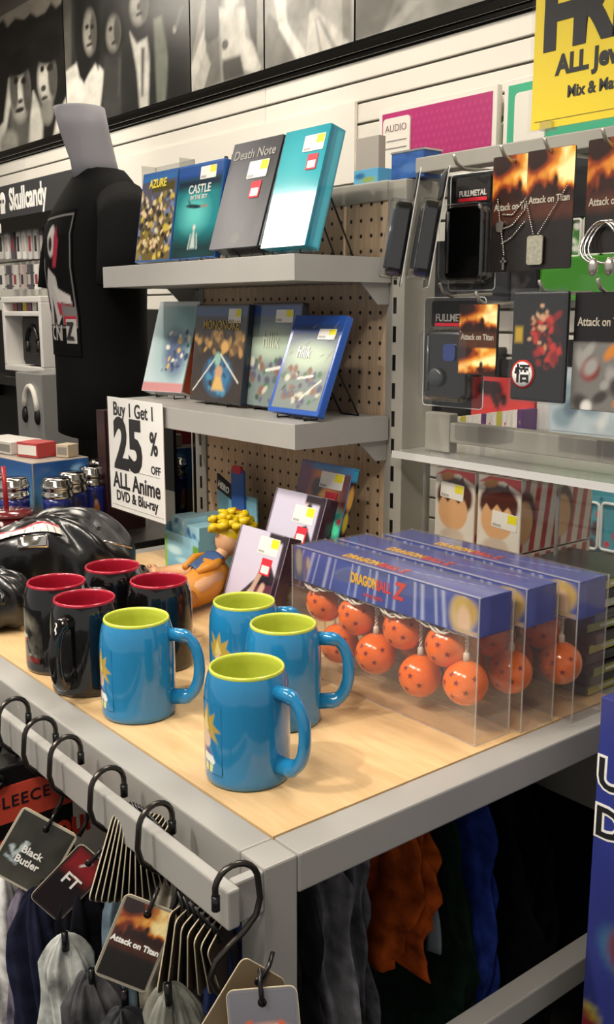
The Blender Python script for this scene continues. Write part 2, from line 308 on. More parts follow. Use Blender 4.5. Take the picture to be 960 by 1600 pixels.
# mural of black and white portraits above the trim (generic figures)
MP = [(-6.6, -4.66), (-4.65, -3.395), (-3.385, -2.835), (-2.825, -2.275), (-2.265, -1.2), (-1.19, 0.2)]
LBL = ['of two big haired faces', 'of long haired figures in jackets', 'of a bare armed figure', 'of a draped pale figure', 'of a pale blurred close up', 'of a plain pale backdrop']
MUR = [
 [('b', '1b1b1a'), ('p', '8d867c', (-20, -20), (110, -20), (100, 0), (88, 12), (80, 4), (70, 20), (58, 26), (48, 20), (38, 30), (24, 28), (12, 42), (5, 30), (-20, 60)),
  ('p', 'c9c6bc', (-10, 210), (6, 190), (14, 122), (18, 160), (4, 235), (-10, 240)), ('p', 'c4c1b7', (42, 230), (52, 142), (60, 160), (68, 185), (66, 222)), ('p', 'cac7bd', (84, 212), (90, 180), (106, 148), (108, 200)),
  ('e', '5d5b56', 30, 205, 16, 50), ('e', '8f8c84', 14, 225, 14, 22), ('e', 'a9a69c', 31, 142, 15, 46), ('e', '55534e', 22, 140, 6, 34), ('e', '4c4a46', 42, 142, 6, 36), ('e', '141413', 31, 98, 22, 22), ('e', '26241f', 25, 126, 4, 6), ('e', '26241f', 37, 126, 4, 6), ('e', 'c9c6bc', 31, 145, 3, 18), ('e', '2c2a27', 31, 172, 7, 4), ('e', '47453f', 32, 158, 4, 4),
  ('e', 'b5b2a8', 73, 124, 14, 40), ('e', '4a4843', 82, 120, 7, 34), ('e', '26241f', 78, 106, 5, 6), ('e', '26241f', 66, 108, 3, 5), ('e', '141413', 76, 76, 24, 26), ('e', '3b3935', 68, 138, 4, 5), ('e', '33312d', 70, 153, 5, 3), ('e', '7d7b73', 74, 175, 10, 20)],
 [('b', '2b2b2a'), ('p', '57564f', (100, -20), (112, -20), (112, 110), (100, 120)), ('p', 'd2cfc5', (103, 112), (120, 98), (131, 128), (150, 98), (164, 112), (157, 165), (163, 190), (103, 205)), ('p', '1a1a19', (118, -10), (156, -10), (158, 60), (154, 110), (146, 92), (132, 130), (124, 120), (117, 70)),
  ('e', '9f9c92', 140, 50, 10, 34), ('e', '5a5852', 146, 50, 5, 30), ('e', '26241f', 136, 42, 3, 4), ('e', '26241f', 144, 42, 3, 4), ('e', '47453f', 141, 58, 3, 4), ('e', '3a3833', 140, 70, 5, 3),
  ('p', '3b3b39', (163, 85), (192, 70), (196, 190), (160, 192)), ('e', '181817', 177, 38, 19, 46), ('e', '97948a', 177, 52, 11, 28), ('e', '4f4d47', 183, 50, 5, 24), ('e', '26241f', 173, 45, 3, 4), ('e', '3a3833', 178, 67, 4, 3), ('p', '55534d', (186, 90), (190, 92), (187, 150), (184, 150)),
  ('p', '2a2a29', (190, 80), (204, 50), (235, 45), (250, 90), (250, 185), (190, 190)), ('p', 'd0cdc3', (203, 50), (214, 68), (230, 58), (234, 90), (232, 172), (219, 174), (214, 110)), ('p', '4a4843', (221, 75), (226, 75), (224, 150), (221, 150)), ('e', '161615', 218, -4, 26, 44), ('e', 'b0ada3', 217, 8, 14, 30), ('e', '5f5d57', 225, 8, 7, 26), ('e', '33312d', 218, 22, 6, 3), ('e', '4a4843', 217, 10, 3, 6),
  ('p', '7b8073', (240, 30), (252, 25), (264, 90), (258, 165), (246, 168)), ('p', '1e1e1d', (252, -10), (292, -10), (292, 155), (265, 160), (262, 60)), ('e', '97948a', 273, 46, 3, 6), ('p', '6a6862', (283, 10), (286, 10), (276, 44), (274, 44))],
 [('b', '8f8c84'), ('p', '6f6d66', (290, -10), (318, -10), (300, 90), (290, 140)), ('p', 'c6c3b9', (290, 150), (300, 100), (320, 42), (334, 30), (332, 66), (312, 110), (300, 150)), ('p', '3a3935', (322, -10), (346, -10), (342, 56), (330, 92), (320, 60)), ('p', 'bcb9af', (342, 12), (384, 12), (384, 62), (392, 110), (348, 100)), ('p', '45433e', (348, 94), (376, 86), (382, 118), (350, 128)), ('p', '3f3d39', (380, -10), (402, -10), (402, 78), (392, 60)), ('p', 'c9c6bc', (380, 56), (394, 66), (408, 104), (404, 116), (382, 108)), ('p', '6b6962', (322, 70), (342, 58), (346, 128), (318, 140)), ('p', 'b5b2a8', (300, 140), (322, 80), (330, 100), (318, 142)), ('e', 'c4c1b7', 362, -2, 12, 18), ('e', '4a4843', 352, 70, 5, 8)],
 [('b', 'a19f97'), ('p', '74726c', (405, 80), (420, 20), (440, 40), (470, 92), (412, 116)), ('p', 'cfccc3', (428, -10), (446, -10), (450, 38), (482, 88), (464, 94), (436, 44)), ('e', '85837c', 470, 10, 22, 24), ('p', 'c3c0b7', (484, 20), (494, 14), (545, 62), (545, 78), (478, 92)), ('p', '8f8d86', (492, 30), (494, 30), (505, 84), (500, 86)), ('p', '8f8d86', (496, 26), (500, 26), (528, 76), (520, 78)), ('p', '807e77', (534, -10), (550, -10), (550, 64), (536, 60))],
 [('b', '83827c'), ('p', '6b6a64', (560, -10), (620, -10), (600, 50), (552, 66)), ('p', 'a5a39b', (590, 60), (640, 0), (660, 0), (610, 55))],
 [('b', '77766f')]]
for k, (x0, x1) in enumerate(MP):
    W_ = x1 - x0; H_ = .76; t = thing('mural_panel', 'black and white photo mural panel %s' % LBL[k], 'mural', ((x0 + x1) / 2, 2.10, 2.396), group='photo mural panels along the wall')
    MB().box(-W_ / 2, W_ / 2, -.018, .012, 0, H_).build('panel', mat('mural_edge', '151515', .5), t)
    A = Art(min(190, int(120 * W_) + 8), 100, MUR[k][0][1], W_ / H_)
    def uv(q): g = at_y(q[0], q[1], 2.082); return ((g.x - x0) / W_, (g.z - 2.396) / H_)
    A.noise(.25, 6, k)
    for sh in MUR[k][1:]:
        if sh[0] == 'p': A.poly([uv(q) for q in sh[2:]], sh[1], .022)
        else:
            c_ = uv(sh[2:4]); e1 = uv((sh[2] + sh[4], sh[3] - sh[4] * .3)); e2 = uv((sh[2], sh[3] + sh[5])); A.ell(c_[0], c_[1], abs(e1[0] - c_[0]), abs(e2[1] - c_[1]), sh[1], 0, .45)
    A.noise(.22, 14, k + 3)
    decal('print', A, flat(-W_ / 2, W_ / 2, 0, H_, -.0185), t, PRINTS)
# recessed ceiling panels and track spots
PAN = emit('light_panel', 'fff4e4', 14.5)
for k, (x, y) in enumerate(PANELS):
    t = thing('ceiling_light', 'recessed rectangular white ceiling light panel', 'ceiling light', (x, y, 3.3), group='ceiling light panels')
    MB().box(-.64, .64, -.34, -.31, -.02, 0).box(-.64, .64, .31, .34, -.02, 0).box(-.64, -.61, -.31, .31, -.02, 0).box(.61, .64, -.31, .31, -.02, 0).build('frame', WHITE, t)
    MB().box(-.61, .61, -.31, .31, -.008, -.002).build('diffuser', PAN, t)
for k, (loc, tgt, pw, sz) in enumerate(SPOTS):
    t = thing('track_spot', 'small black ceiling track spotlight', 'spotlight', (loc[0], loc[1], 3.3), group='ceiling track spotlights')
    MB().tube([(0, 0, 0), (0, 0, -.2)], .012, 8).build('stem', BLACK, t)
    d = (Vector(tgt) - Vector(loc)).normalized(); c0 = Vector((0, 0, -.26))
    MB().tube([c0 - d * .09, c0 + d * .04], .05, 16).build('housing', BLACK, t)
    spot(Vector(loc) + d * .06, tgt, pw, sz)

# ================================================================ DISPLAY TABLE
ZT = .90
t = thing('display_table', 'grey metal display table with pale wooden top and hanging bar, holding the mugs', 'table', (-.6, .28, 0))
def tb(name, x0, x1, y0, y1, z0, z1, m=GREY, bv=.0025):
    return MB().box(x0 + .6, x1 + .6, y0 - .28, y1 - .28, z0, z1).build(name, m, t, bevel=bv)
tb('wood_top', -1.16, -.041, .001, .578, ZT - .02, ZT + .0006, 'wood', 0)
tb('side_rail', -.04, 0, .001, .618, ZT - .042, ZT); tb('front_rail', -1.2, -.04, -.04, 0, ZT - .042, ZT)
tb('back_rail', -1.16, -.04, .579, .618, ZT - .042, ZT); tb('end_rail', -1.2, -1.161, .001, .618, ZT - .042, ZT)
tb('leg', -.04, 0, -.04, 0, 0, ZT); tb('leg', -.04, 0, .578, .618, 0, ZT - .043); tb('leg', -1.2, -1.16, -.04, 0, 0, ZT - .043); tb('leg', -1.2, -1.16, .578, .618, 0, ZT - .043)
tb('lower_rail', -.036, -.004, .0, .578, .525, .563); tb('lower_rail', -1.196, -1.164, .0, .578, .525, .563)
tb('hanging_bar', -1.2, .008, -.087, -.073, ZT - .042, ZT - .002); tb('bar_bracket', -.012, .0, -.0735, -.04, ZT - .045, ZT - .002); tb('bar_bracket', -1.2, -1.188, -.0735, -.04, ZT - .045, ZT - .002)
tb('garment_rail', -.27, -.25, .02, .578, .80, .82, STEEL)

# ================================================================ SHELVING BAY
t = thing('shelving_frame', 'grey slotted shelving uprights with tan pegboard back behind the shelves', 'shelving', (-.83, .66, 0))
X0 = -.83
MB().box(-1.10 - X0, -.546 - X0, -.032, -.022, .2, 1.59).build('pegboard', 'peg', t)
def upright(xa, xb, nm='upright'):
    u = MB().box(xa - X0, xb - X0, -.036, .036, 0, 1.62).build(nm, GREYD, t, bevel=.0015)
    s_ = MB().box(-.0035, .0035, -.0006, .002, -.013, .013)
    f0 = None
    for k in range(16):
        zz = .86 + k * .0468
        if f0 is None: f0 = s_.build('slot', BLACK, u); q = f0
        else: q = f0.copy(); COL.objects.link(q); q.parent = u
        q.location = ((xa + xb) / 2 - X0, -.0362, zz)
    return u
upright(-.545, -.503); upright(-1.142, -1.101)
MB().box(-1.10 - X0, -.546 - X0, -.036, .02, 1.59, 1.622).build('top_rail', GREYD, t, bevel=.002)
def shelf(z, label):
    s_ = thing('metal_shelf', label, 'shelf', (-.8375, .42, z - .04))
    MB().box(-.3055, .3055, 0, .198, .037, .04).build('deck', GREY, s_)
    MB().box(-.3055, .3055, -.002, 0, 0, .04).build('front_lip', GREY, s_, bevel=.001)
    for sg in (-1, 1): MB().box(sg * .3055 - .001, sg * .3055 + .001, -.002, .2, 0, .04).build('side_lip', GREY, s_)
    MB().box(-.3055, .3055, 0, .198, .0, .003).build('bottom_plate', GREYD, s_)
    for sg in (-1, 1):
        b = MB(); v = [(.14, .0), (.203, .0), (.203, -.035), (.178, -.035)]
        b.add([(sg * .298 - .0015, y, zz) for y, zz in v] + [(sg * .298 + .0015, y, zz) for y, zz in v], [(0, 1, 2, 3), (7, 6, 5, 4), (0, 4, 5, 1), (1, 5, 6, 2), (2, 6, 7, 3), (3, 7, 4, 0)])
        b.build('bracket', GREY, s_)
    return s_
shelf(1.498, 'grey metal shelf carrying four tall cases, the upper of two on the pegboard')
shelf(1.238, 'grey metal shelf with a sale sign at its corner, below the other shelf')

# ================================================================ CASES AND BOOKS
def case(name, label, cat, x, y, z, w_, h, th, lean, yaw=0, side='side', face='222', art=None, gloss=PRINTG, sidecol=None, inset=.0, group=None):
    t = thing(name, label, cat, (x, y, z + (.0045 if z > 1.2 else .0005)), (R(-lean), 0, R(yaw)), group)
    b = MB().box(0, w_, -th, 0, 0, h).build('case', mat('case_' + face, face, .18, coat=.4), t, bevel=.0012)
    if art is not None: decal('cover', art, flat(inset, w_ - inset * .6, inset, h - inset * 2.2, -th - .0004), t, gloss)
    if sidecol is not None:
        if isinstance(sidecol, Art): decal('spine', sidecol, sideface(w_ + .0004, -th * .92, -.08 * th, .003, h - .003), t, gloss)
        else: MB().box(w_, w_ + .0005, -th * .9, -th * .1, .002, h - .002).build('spine', mat('spine_' + sidecol, sidecol, .2), t)
    return t
def easel(label, x, y, z, w_, h, lean, group='wire easels behind the cases'):
    t = thing('wire_easel', label, 'easel', (x, y, z), group=group); l = R(lean)
    top = Vector((0, math.sin(l) * h, math.cos(l) * h))
    for sg in (-1, 1): MB().tube([(sg * w_ * .5, -.022, .008), (sg * w_ * .5, -.022, .0022), (sg * w_ * .5, .004, .0022), (sg * w_ * .3, top.y + .004, top.z)], .0016, 6).build('front_wire', WIRE, t)
    for sg in (-1, 1): MB().tube([(sg * w_ * .3, top.y + .005, top.z), (sg * w_ * .32, top.y + .065, .0018)], .0016, 6).build('strut', WIRE, t)
    MB().tube([(-w_ * .32, top.y + .065, .0018), (w_ * .32, top.y + .065, .0018)], .0016, 6).build('foot_wire', WIRE, t)
    return t
# --- upper shelf
zs = 1.498
a = Art(56, 80, '6b5a2f', .74); a.vgrad(.3, 1.2, '3a4d7a').rect(0, 1, .93, 1, '2f67a8').blobs(120, (0, 1, .02, .80), .055, ['c9b24a', '8b7b3a', '3d3326', 'd8c9a0', '6f7da3', '241f1c', 'b7a06a'], 3)
a.blobs(26, (.05, .95, .05, .72), .038, ['d9b48f', 'e2c3a0', '241f1c'], 5).rect(.3, .95, .80, .9, '4b4620', .02)
t = case('disc_case', 'yellow and brown crowded cover blu-ray case in a clear stand on the upper shelf', 'blu-ray', -1.07, .462, zs, .128, .168, .014, 9, 0, face='2f5f9e', art=a, inset=.003)
text('AZURE', .022, mat('ink_yellow', 'd8c33a', .4), t, (.03, -.0152, .138), sx=.9, bold=.0006)
a = Art(70, 90, '0f2a33', .8); a.ell(.5, .5, .75, .42, '1f7f86', 0, .8).ell(.45, .48, .3, .2, '63c5c0', 0, .9, .8).rect(0, 1, .86, 1, '1d4f9a', .03).rect(0, 1, .75, .87, '10233a', .1).rect(0, 1, 0, .2, '0d1a1a', .3)
a.ell(.42, .56, .18, .022, '17333c', -.1, .4).ell(.66, .55, .08, .02, '8c8a78', 0, .4).poly([(.3, .6), (.26, .66), (.36, .58)], '17333c').poly([(.42, .1), (.48, .36), (.54, .1)], 'b5c4bd', .03).ell(.48, .33, .03, .03, 'd8d2c4', 0, .4).line(.42, .25, .38, .1, .02, '9db0ac').line(.55, .25, .58, .1, .02, '9db0ac')
t = case('disc_case', 'dark teal blu-ray case with a castle title on the upper shelf', 'blu-ray', -.94, .462, zs, .146, .168, .013, 9, 0, face='2b5ea8', art=a, inset=.002)
SIL = mat('ink_silver', 'cfd3cf', .3)
text('CASTLE', .021, SIL, t, (.077, -.0142, .115), align='CENTER', bold=.0004); text('IN THE SKY', .0105, SIL, t, (.077, -.0142, .104), align='CENTER', bold=.0002)
sticker(t, .075, .138, -.0138, .05, .022, False)
MB().box(0, .14, 0, .002, 0, .188).box(0, .003, -.03, .002, 0, .188).box(.137, .14, -.03, .002, 0, .188).box(0, .14, -.03, .002, 0, .002).build('acrylic_holder', ACRY).location = (-1.078, .505, zs + .0005)
o = bpy.data.objects['acrylic_holder']; tag(o, 'clear acrylic upright holder behind the yellow case on the upper shelf', 'holder')
a = Art(56, 80, '3b3a40', .72); a.noise(.35, 5, 4).ell(.2, .55, .5, .8, '6a6a70', .3, .9, .6).ell(.5, .09, .09, .05, '63625f', 0, .5)
sd = Art(12, 60, 'd8d6d2', .2); sd.blobs(16, (.1, .9, .02, .98), .3, ['3a3a3e', '8d8d92', 'b9b9bd'], 4, .6).rect(.45, .52, 0, 1, '77757a', .05)
t = case('boxed_book', 'dark grey boxed book with pale spine and sticker on the upper shelf', 'book', -.79, .476, zs, .138, .186, .042, 18, 0, face='2c2b30', art=a, sidecol=sd, gloss=PRINTS)
text('Death Note', .023, mat('ink_dull', 'a7a5a0', .3, .5), t, (.069, -.0432, .155), align='CENTER', sx=1.05, bold=.0003)
sticker(t, .062, .118, -.043, .055, .03, True)
a = Art(56, 80, '35a3b2', .7); a.vgrad(.5, 1.4, '2b8fa3').ell(.3, .7, .5, .4, '49b2bd', .2, .9, .7)
sd = Art(10, 60, '2f93b0', .2); sd.rect(0, .2, 0, 1, '1d6d8a', .05).rect(.5, .95, 0, 1, '44b4cc', .05)
t = case('boxed_set', 'teal shrink-wrapped box set at the end of the upper shelf', 'box set', -.645, .468, zs, .112, .19, .03, 16.5, 0, face='2d90a5', art=a, sidecol=sd, gloss=PRINTX)
sticker(t, .055, .15, -.031, .05, .026, True)
for x, l_ in ((-.87, 9), (-.72, 18), (-.59, 16.5)): easel('black wire easel stand on the upper shelf', x, .47, zs, .07, .12, l_, 'wire easels on the upper shelf')
# --- lower shelf
zs = 1.238
a = Art(56, 80, 'c3d3d6', .7); a.ell(.7, .6, .5, .5, '8fb2b5', 0, .9).ell(.65, .42, .25, .25, '5f6d8c', .4, .8).blobs(34, (.4, .95, .22, .66), .05, ['d8b26a', '4b5670', 'e6dfd0', '6d87a0', '8f9fae', '394a66'], 4).rect(0, 1, 0, .1, 'c98d8d', .02).rect(0, 1, .95, 1, 'd7dfe0', .02)
sd = Art(24, 60, 'b5512f', .3)
for k in range(6): sd.line(.1 + k * .15, 0, .1 + k * .15, 1, .03, '6d2a18')
t = case('boxed_set', 'pale blue and pink box with rusty orange pages on the lower shelf', 'box set', -1.135, .515, zs, .112, .19, .03, 19, 14, face='cfd6d8', art=a, sidecol=sd)
a = Art(66, 86, '2e241c', .85); a.noise(.5, 5, 8).rect(0, 1, .9, 1, '2b4f7c', .03).blobs(50, (.03, .97, .52, .74), .06, ['8a6a3a', '5d4526', 'a07a3e', '40301f'], 3, .8)
a.ell(.52, .27, .24, .18, '2c6a94', 0, .8).blobs(24, (.3, .75, .1, .42), .05, ['1f3f58', '2c6a94', '24190f', '3b7a9c'], 9, .8).poly([(.42, .12), (.52, .4), (.66, .12)], 'c9a45c', .04).ell(.54, .32, .07, .06, 'b98f68', 0, .5).line(.05, .1, .48, .48, .012, 'c9c8bd').line(.92, .22, .55, .5, .014, 'c9c8bd').ell(.5, .45, .06, .07, '7fa89a', 0, .6).ell(.62, .58, .07, .06, 'b98f4e', .4, .5)
t = case('disc_case', 'brown blu-ray case with gold title and crossed blades on the lower shelf', 'blu-ray', -.967, .515, zs, .172, .182, .014, 7, 0, face='1d2634', art=a, inset=.002)
text('MONONOKE', .0235, mat('ink_gold', 'b79a55', .35, .3), t, (.03, -.0152, .136), sx=.85, bold=.0003)
sticker(t, .112, .148, -.0148, .04, .026, False)
def green_art(seed):
    a = Art(60, 80, '6f7b78', .75); a.vgrad(.5, 1.1, '2c3d60').rect(0, 1, .9, 1, '2f4d86', .03).ell(.5, .62, .5, .16, 'a9b9a4', 0, .9).blobs(46, (.05, .97, .03, .48), .055, ['3f6a4c', '58586a', '7d5a4a', 'b8b6a4', '2f4a3a', '4d4a63'], seed, .8).line(.4, .36, .7, .4, .02, 'd8d4c8').line(.6, .15, .9, .35, .02, 'cfcabb', .7)
    return a
t = case('disc_case', 'grey green blu-ray case with tall pale title, behind the blue wrapped one', 'blu-ray', -.805, .53, zs, .155, .184, .014, 7, -3, face='1f2433', art=green_art(3), inset=.002)
text('hllik', .04, mat('ink_pale', 'c9d0bb', .4), t, (.045, -.0152, .106), sx=.8, bold=.0003); sticker(t, .08, .15, -.0148, .052, .022, False)
t = case('disc_case', 'bright blue shrink-wrapped blu-ray case leaning at the corner of the lower shelf', 'blu-ray', -.66, .474, zs, .13, .17, .015, 22, 1, face='2452a8', art=green_art(5), inset=.008, sidecol='2a5cb8', gloss=PRINTS)
text('hllik', .027, INKW, t, (.035, -.0164, .096), sx=.8, bold=.0004); sticker(t, .075, .128, -.0160, .042, .018, False)
rr = random.Random(4); cr = MB()
for k in range(26):
    x = rr.uniform(.01, .12); zz = rr.uniform(.01, .15); l_ = rr.uniform(.006, .022); an = rr.uniform(.6, 1.3)
    cr.tube([(x, -.0166, zz), (x + l_ * math.cos(an), -.0172, zz + l_ * math.sin(an) * .6), (x + l_ * 1.6 * math.cos(an), -.0166, zz + l_ * math.sin(an))], [.0002, .0011, .0002], 5)
o = cr.build('wrap_crease', CLEARH, t); 
for x, y, l_ in ((-.59, .478, 22), (-.87, .52, 7), (-.73, .532, 7), (-1.07, .53, 19)): easel('black wire easel stand on the lower shelf', x, y, zs, .07, .11, l_, 'wire easels on the lower shelf')
# --- sale sign clipped to the lower shelf
t = thing('sale_sign', 'white paper sale sign in a clear sleeve hanging from the lower shelf', 'sign', (-1.136, .4135, 1.016), (0, 0, R(-1)))
MB().box(0, .22, -.001, .001, 0, .228).build('paper', PAPER, t)
MB().box(-.001, .221, -.0034, -.0028, -.001, .2285).build('sleeve', clear('sleeve', (1, 1, 1), .05, .15, .98), t)
def st(s, size, x, z, sx=1., bold=0., m=INK, al='CENTER'): return text(s, size, m, t, (x, -.0014, z), sx=sx, bold=bold, align=al)
st('Buy 1 Get 1', .038, .107, .193, .90, .0006); st('25', .138, .082, .09, .86, .0055); st('%', .062, .185, .128, .72, .0014); st('OFF', .022, .19, .091, .95, .0004)
st('ALL Anime', .045, .11, .046, .93, .001); st('DVD & Blu-ray', .029, .11, .02, .95, .0005)
MB().box(.015, .205, -.0016, -.0011, .0855, .0862).box(.006, .214, -.0016, -.0011, .0085, .0092).build('rule', INKG, t)
# --- three books / cases on the table
def lilac(seed):
    a = Art(64, 90, 'c9c3d6', .72); a.vgrad(.5, -.2, 'b3aac6').rect(0, .03, 0, 1, '3a1f33', .02).rect(.9, 1, 0, 1, '2a1524', .02)
    a.poly([(.1, .0), (.55, .42), (.62, .62), (.75, .66), (.9, .5), (.9, .3), (.5, .3), (.25, .0)], '201823', .02).poly([(.45, .0), (.6, .35), (.9, .4), (.9, 0)], '5b3040', .03).poly([(.3, .0), (.42, .18), (.55, .1), (.55, 0)], 'd9d4da', .03)
    a.line(.62, .5, .5, .2, .05, 'c0a08c').line(.72, .35, .6, .05, .06, 'c7a68f').ell(.66, .92, .035, .07, 'd7c1bb', 0, .4).ell(.72, .84, .05, .07, '2b1a25', 0, .5).rect(.62, .95, .9, 1, '2b1a22', .03)
    return a
t = case('boxed_book', 'lilac covered box with a black sleeve figure and stickers, front one on the table', 'book', -.72, .425, ZT, .14, .143, .026, 19, 0, face='3a2233', art=lilac(1))
sticker(t, .064, .104, -.0265, .055, .03, True)
t = case('boxed_book', 'lilac covered box with a black sleeve figure and stickers, propped higher behind its twin', 'book', -.70, .485, ZT + .05, .14, .155, .026, 19, 0, face='3b2334', art=lilac(1))
sticker(t, .064, .104, -.0265, .055, .03, True)
o = MB().box(-.70, -.56, .445, .51, ZT + .0008, ZT + .049).build('riser_block', ACRY); tag(o, 'clear acrylic riser block under the back lilac box on the table', 'riser')
a = Art(64, 80, '5a1f2a', .74); a.ell(.45, .7, .35, .25, 'd8762a', 0, .8).ell(.4, .75, .12, .1, '3a1c18', 0, .5).ell(.55, .62, .1, .1, 'f0b24a', 0, .6).rect(0, 1, .92, 1, '2b6ea8', .02).ell(.75, .25, .35, .3, '2f8f78', 0, .8).blobs(40, (.4, .97, .03, .5), .06, ['2fae6a', '1d5f55', 'c9a08a', '4fd0a0', '812a3a'], 3, .8).ell(.1, .8, .2, .2, '6a2a4a', 0, .8)
sd = Art(12, 60, '3a1f24', .2); sd.rect(0, 1, .88, 1, '3a9ac8', .02).ell(.5, .7, .5, .12, 'd8a24a', 0, .5).ell(.5, .45, .4, .1, 'c0b23a', 0, .5)
t = case('disc_case', 'orange and green shrink-wrapped blu-ray case standing behind the lilac boxes', 'blu-ray', -.677, .52, ZT + .087, .135, .17, .016, 16, 0, face='2a8fc0', art=a, sidecol=sd)
sticker(t, .06, .128, -.017, .06, .028, True)
o = MB().box(-.677, -.545, .512, .60, ZT + .0008, ZT + .085).build('riser_block', ACRY); tag(o, 'taller clear acrylic riser block under the orange and green case', 'riser')
# ================================================================ MUGS
MH = .116
def mug_mesh(prefix, cout, cin, hdl):
    t = thing('mug', 'x', 'mug', group='x')
    co_, ci_ = mat(prefix + '_glaze', cout, .12, coat=.6), mat(prefix + '_inner_glaze', cin, .18, coat=.4)
    body = [(.0, .003), (.036, .003), (.0405, 0), (.0445, .0015), (.0455, .006), (.0445, .012), (.0452, .03), (.0455, .06), (.0452, .085), (.0440, .098), (.0420, .106), (.0402, .111), (.0395, .1125)]
    KR, KZ = 1.06, 1.11
    body = [(a_ * KR, b_ * KZ) for a_, b_ in body]
    MB().lathe(body, 48, caps=False).build('body', co_, t)
    rim = [(.0395, .1125), (.0398, .1145), (.0388, .1162), (.0372, .1158), (.0366, .113), (.0385, .104), (.0405, .09), (.0408, .05), (.039, .012), (.030, .0075), (0, .007)]
    rim = [(a_ * KR, b_ * KZ) for a_, b_ in rim]
    MB().lathe(rim, 48, caps=False).build('lining', ci_, t)
    P = []
    for k in range(25):
        a = -1.32 + 2.64 * k / 24; P.append(((.048 + .035 * max(0, math.cos(a)) ** .62), 0, .066 + .041 * math.sin(a) / math.sin(1.32) * (1.0)))
    P = [(.0455, 0, P[0][2] - .001)] + P + [(.0448, 0, P[-1][2] + .001)]
    rs = [.0085 if 2 < i < len(P) - 3 else .0105 for i in range(len(P))]
    MB().tube(P, rs, 12, flat=.82).build('handle', co_, t)
    return t
def wrap_fn(a0, a1, z0, z1, r=.0484): return lambda u, v: (r * math.cos(a0 + (a1 - a0) * u), r * math.sin(a0 + (a1 - a0) * u), z0 + (z1 - z0) * v)
blue = mug_mesh('blue', '2079ab', 'c3cc4c', 0)
def blonde_patch(parent):
    # a soft generic print: straw coloured tuft, pale patch, white and lime blocks; only the printed outline is built
    A = Art(40, 64, '2079ab', .5)
    A.poly([(.15, .55), (.0, .78), (.18, .74), (.12, .97), (.34, .82), (.5, .99), (.56, .80), (.8, .88), (.72, .72), (.98, .62), (.75, .60), (.9, .45), (.62, .52), (.5, .60), (.35, .5)], 'b99b3c', .03)
    A.poly([(.25, .6), (.4, .85), (.55, .62), (.45, .58)], 'd8c477', .04).poly([(.3, .36), (.28, .56), (.42, .6), (.62, .54), (.6, .40), (.45, .33)], 'd9b59a', .03)
    A.poly([(.1, .2), (.15, .36), (.6, .33), (.72, .22), (.6, .14)], '2a3f7d', .03).poly([(.3, .16), (.34, .27), (.7, .25), (.78, .17), (.7, .12)], 'e6e6dc', .02).poly([(.36, .02), (.36, .12), (.70, .11), (.66, .0)], 'd7dc8a', .02).line(.52, .0, .53, .13, .03, '2b3a30')
    return decal('print', A, wrap_fn(R(-27), R(27), .016, .096), parent, PRINTM)
blonde_patch(blue)
BL = [(-.168, .062, 12, 'blue ceramic mug with lime lining, alone nearest the table corner'), (-.402, .056, 40, 'blue ceramic mug with lime lining beside the black mugs'),
      (-.264, .187, 50, 'blue ceramic mug with lime lining, its handle in front of the orange balls'), (-.375, .206, 62, 'blue ceramic mug with lime lining, tucked behind other mugs by the lilac box')]
for k, (x, y, a, l) in enumerate(BL):
    m_ = blue if k == 0 else copy_tree(blue)
    m_.location = (x, y, ZT + .0006); m_.rotation_euler = (0, 0, R(a)); m_['label'] = l; m_['group'] = 'blue mugs on the table'
    for ch in m_.children:
        if ch.name.startswith('print'): ch.rotation_euler = (0, 0, R((282 if k == 3 else 262) - a))
black = mug_mesh('black', '0a090a', 'a51e33', 0)
def grin_patch(parent):
    A = Art(44, 60, '0a090a', .6); A.ell(.5, .72, .36, .2, '6f6b5c', 0, .6).ell(.5, .42, .45, .3, '4a473f', 0, .7).noise(.5, 8, 4).ell(.45, .56, .36, .1, '0d0c0c', .2, .4).ell(.42, .48, .26, .1, '0b0a0a', .1, .4)
    A.ell(.40, .50, .2, .05, 'cfc6ae', .25, .4).ell(.42, .44, .2, .03, 'a82a2a', .2, .4).rect(.1, .9, .10, .17, '7a1d1a', .06).blobs(12, (.1, .9, .18, .4), .08, ['8b877a', '2a2826', '5c584e'], 4, .6)
    return decal('print', A, wrap_fn(R(-45), R(45), .01, .096), parent, PRINTM)
grin_patch(black)
BK = [(-.628, .052, 60, 'black ceramic mug with red lining and grey print, beside the leather bag'), (-.656, .158, 110, 'black ceramic mug with red lining, set farthest back of the black four'),
      (-.540, .171, 145, 'black ceramic mug with red lining, beside the toy doll hand'), (-.525, .045, -55, 'black ceramic mug with red lining, its handle turned outward at the table edge')]
for k, (x, y, a, l) in enumerate(BK):
    m_ = black if k == 0 else copy_tree(black)
    m_.location = (x, y, ZT + .0006); m_.rotation_euler = (0, 0, R(a)); m_['label'] = l; m_['group'] = 'black mugs on the table'
    for ch in m_.children:
        if ch.name.startswith('print'): ch.rotation_euler = (0, 0, R((262 if k == 0 else 130) - a))

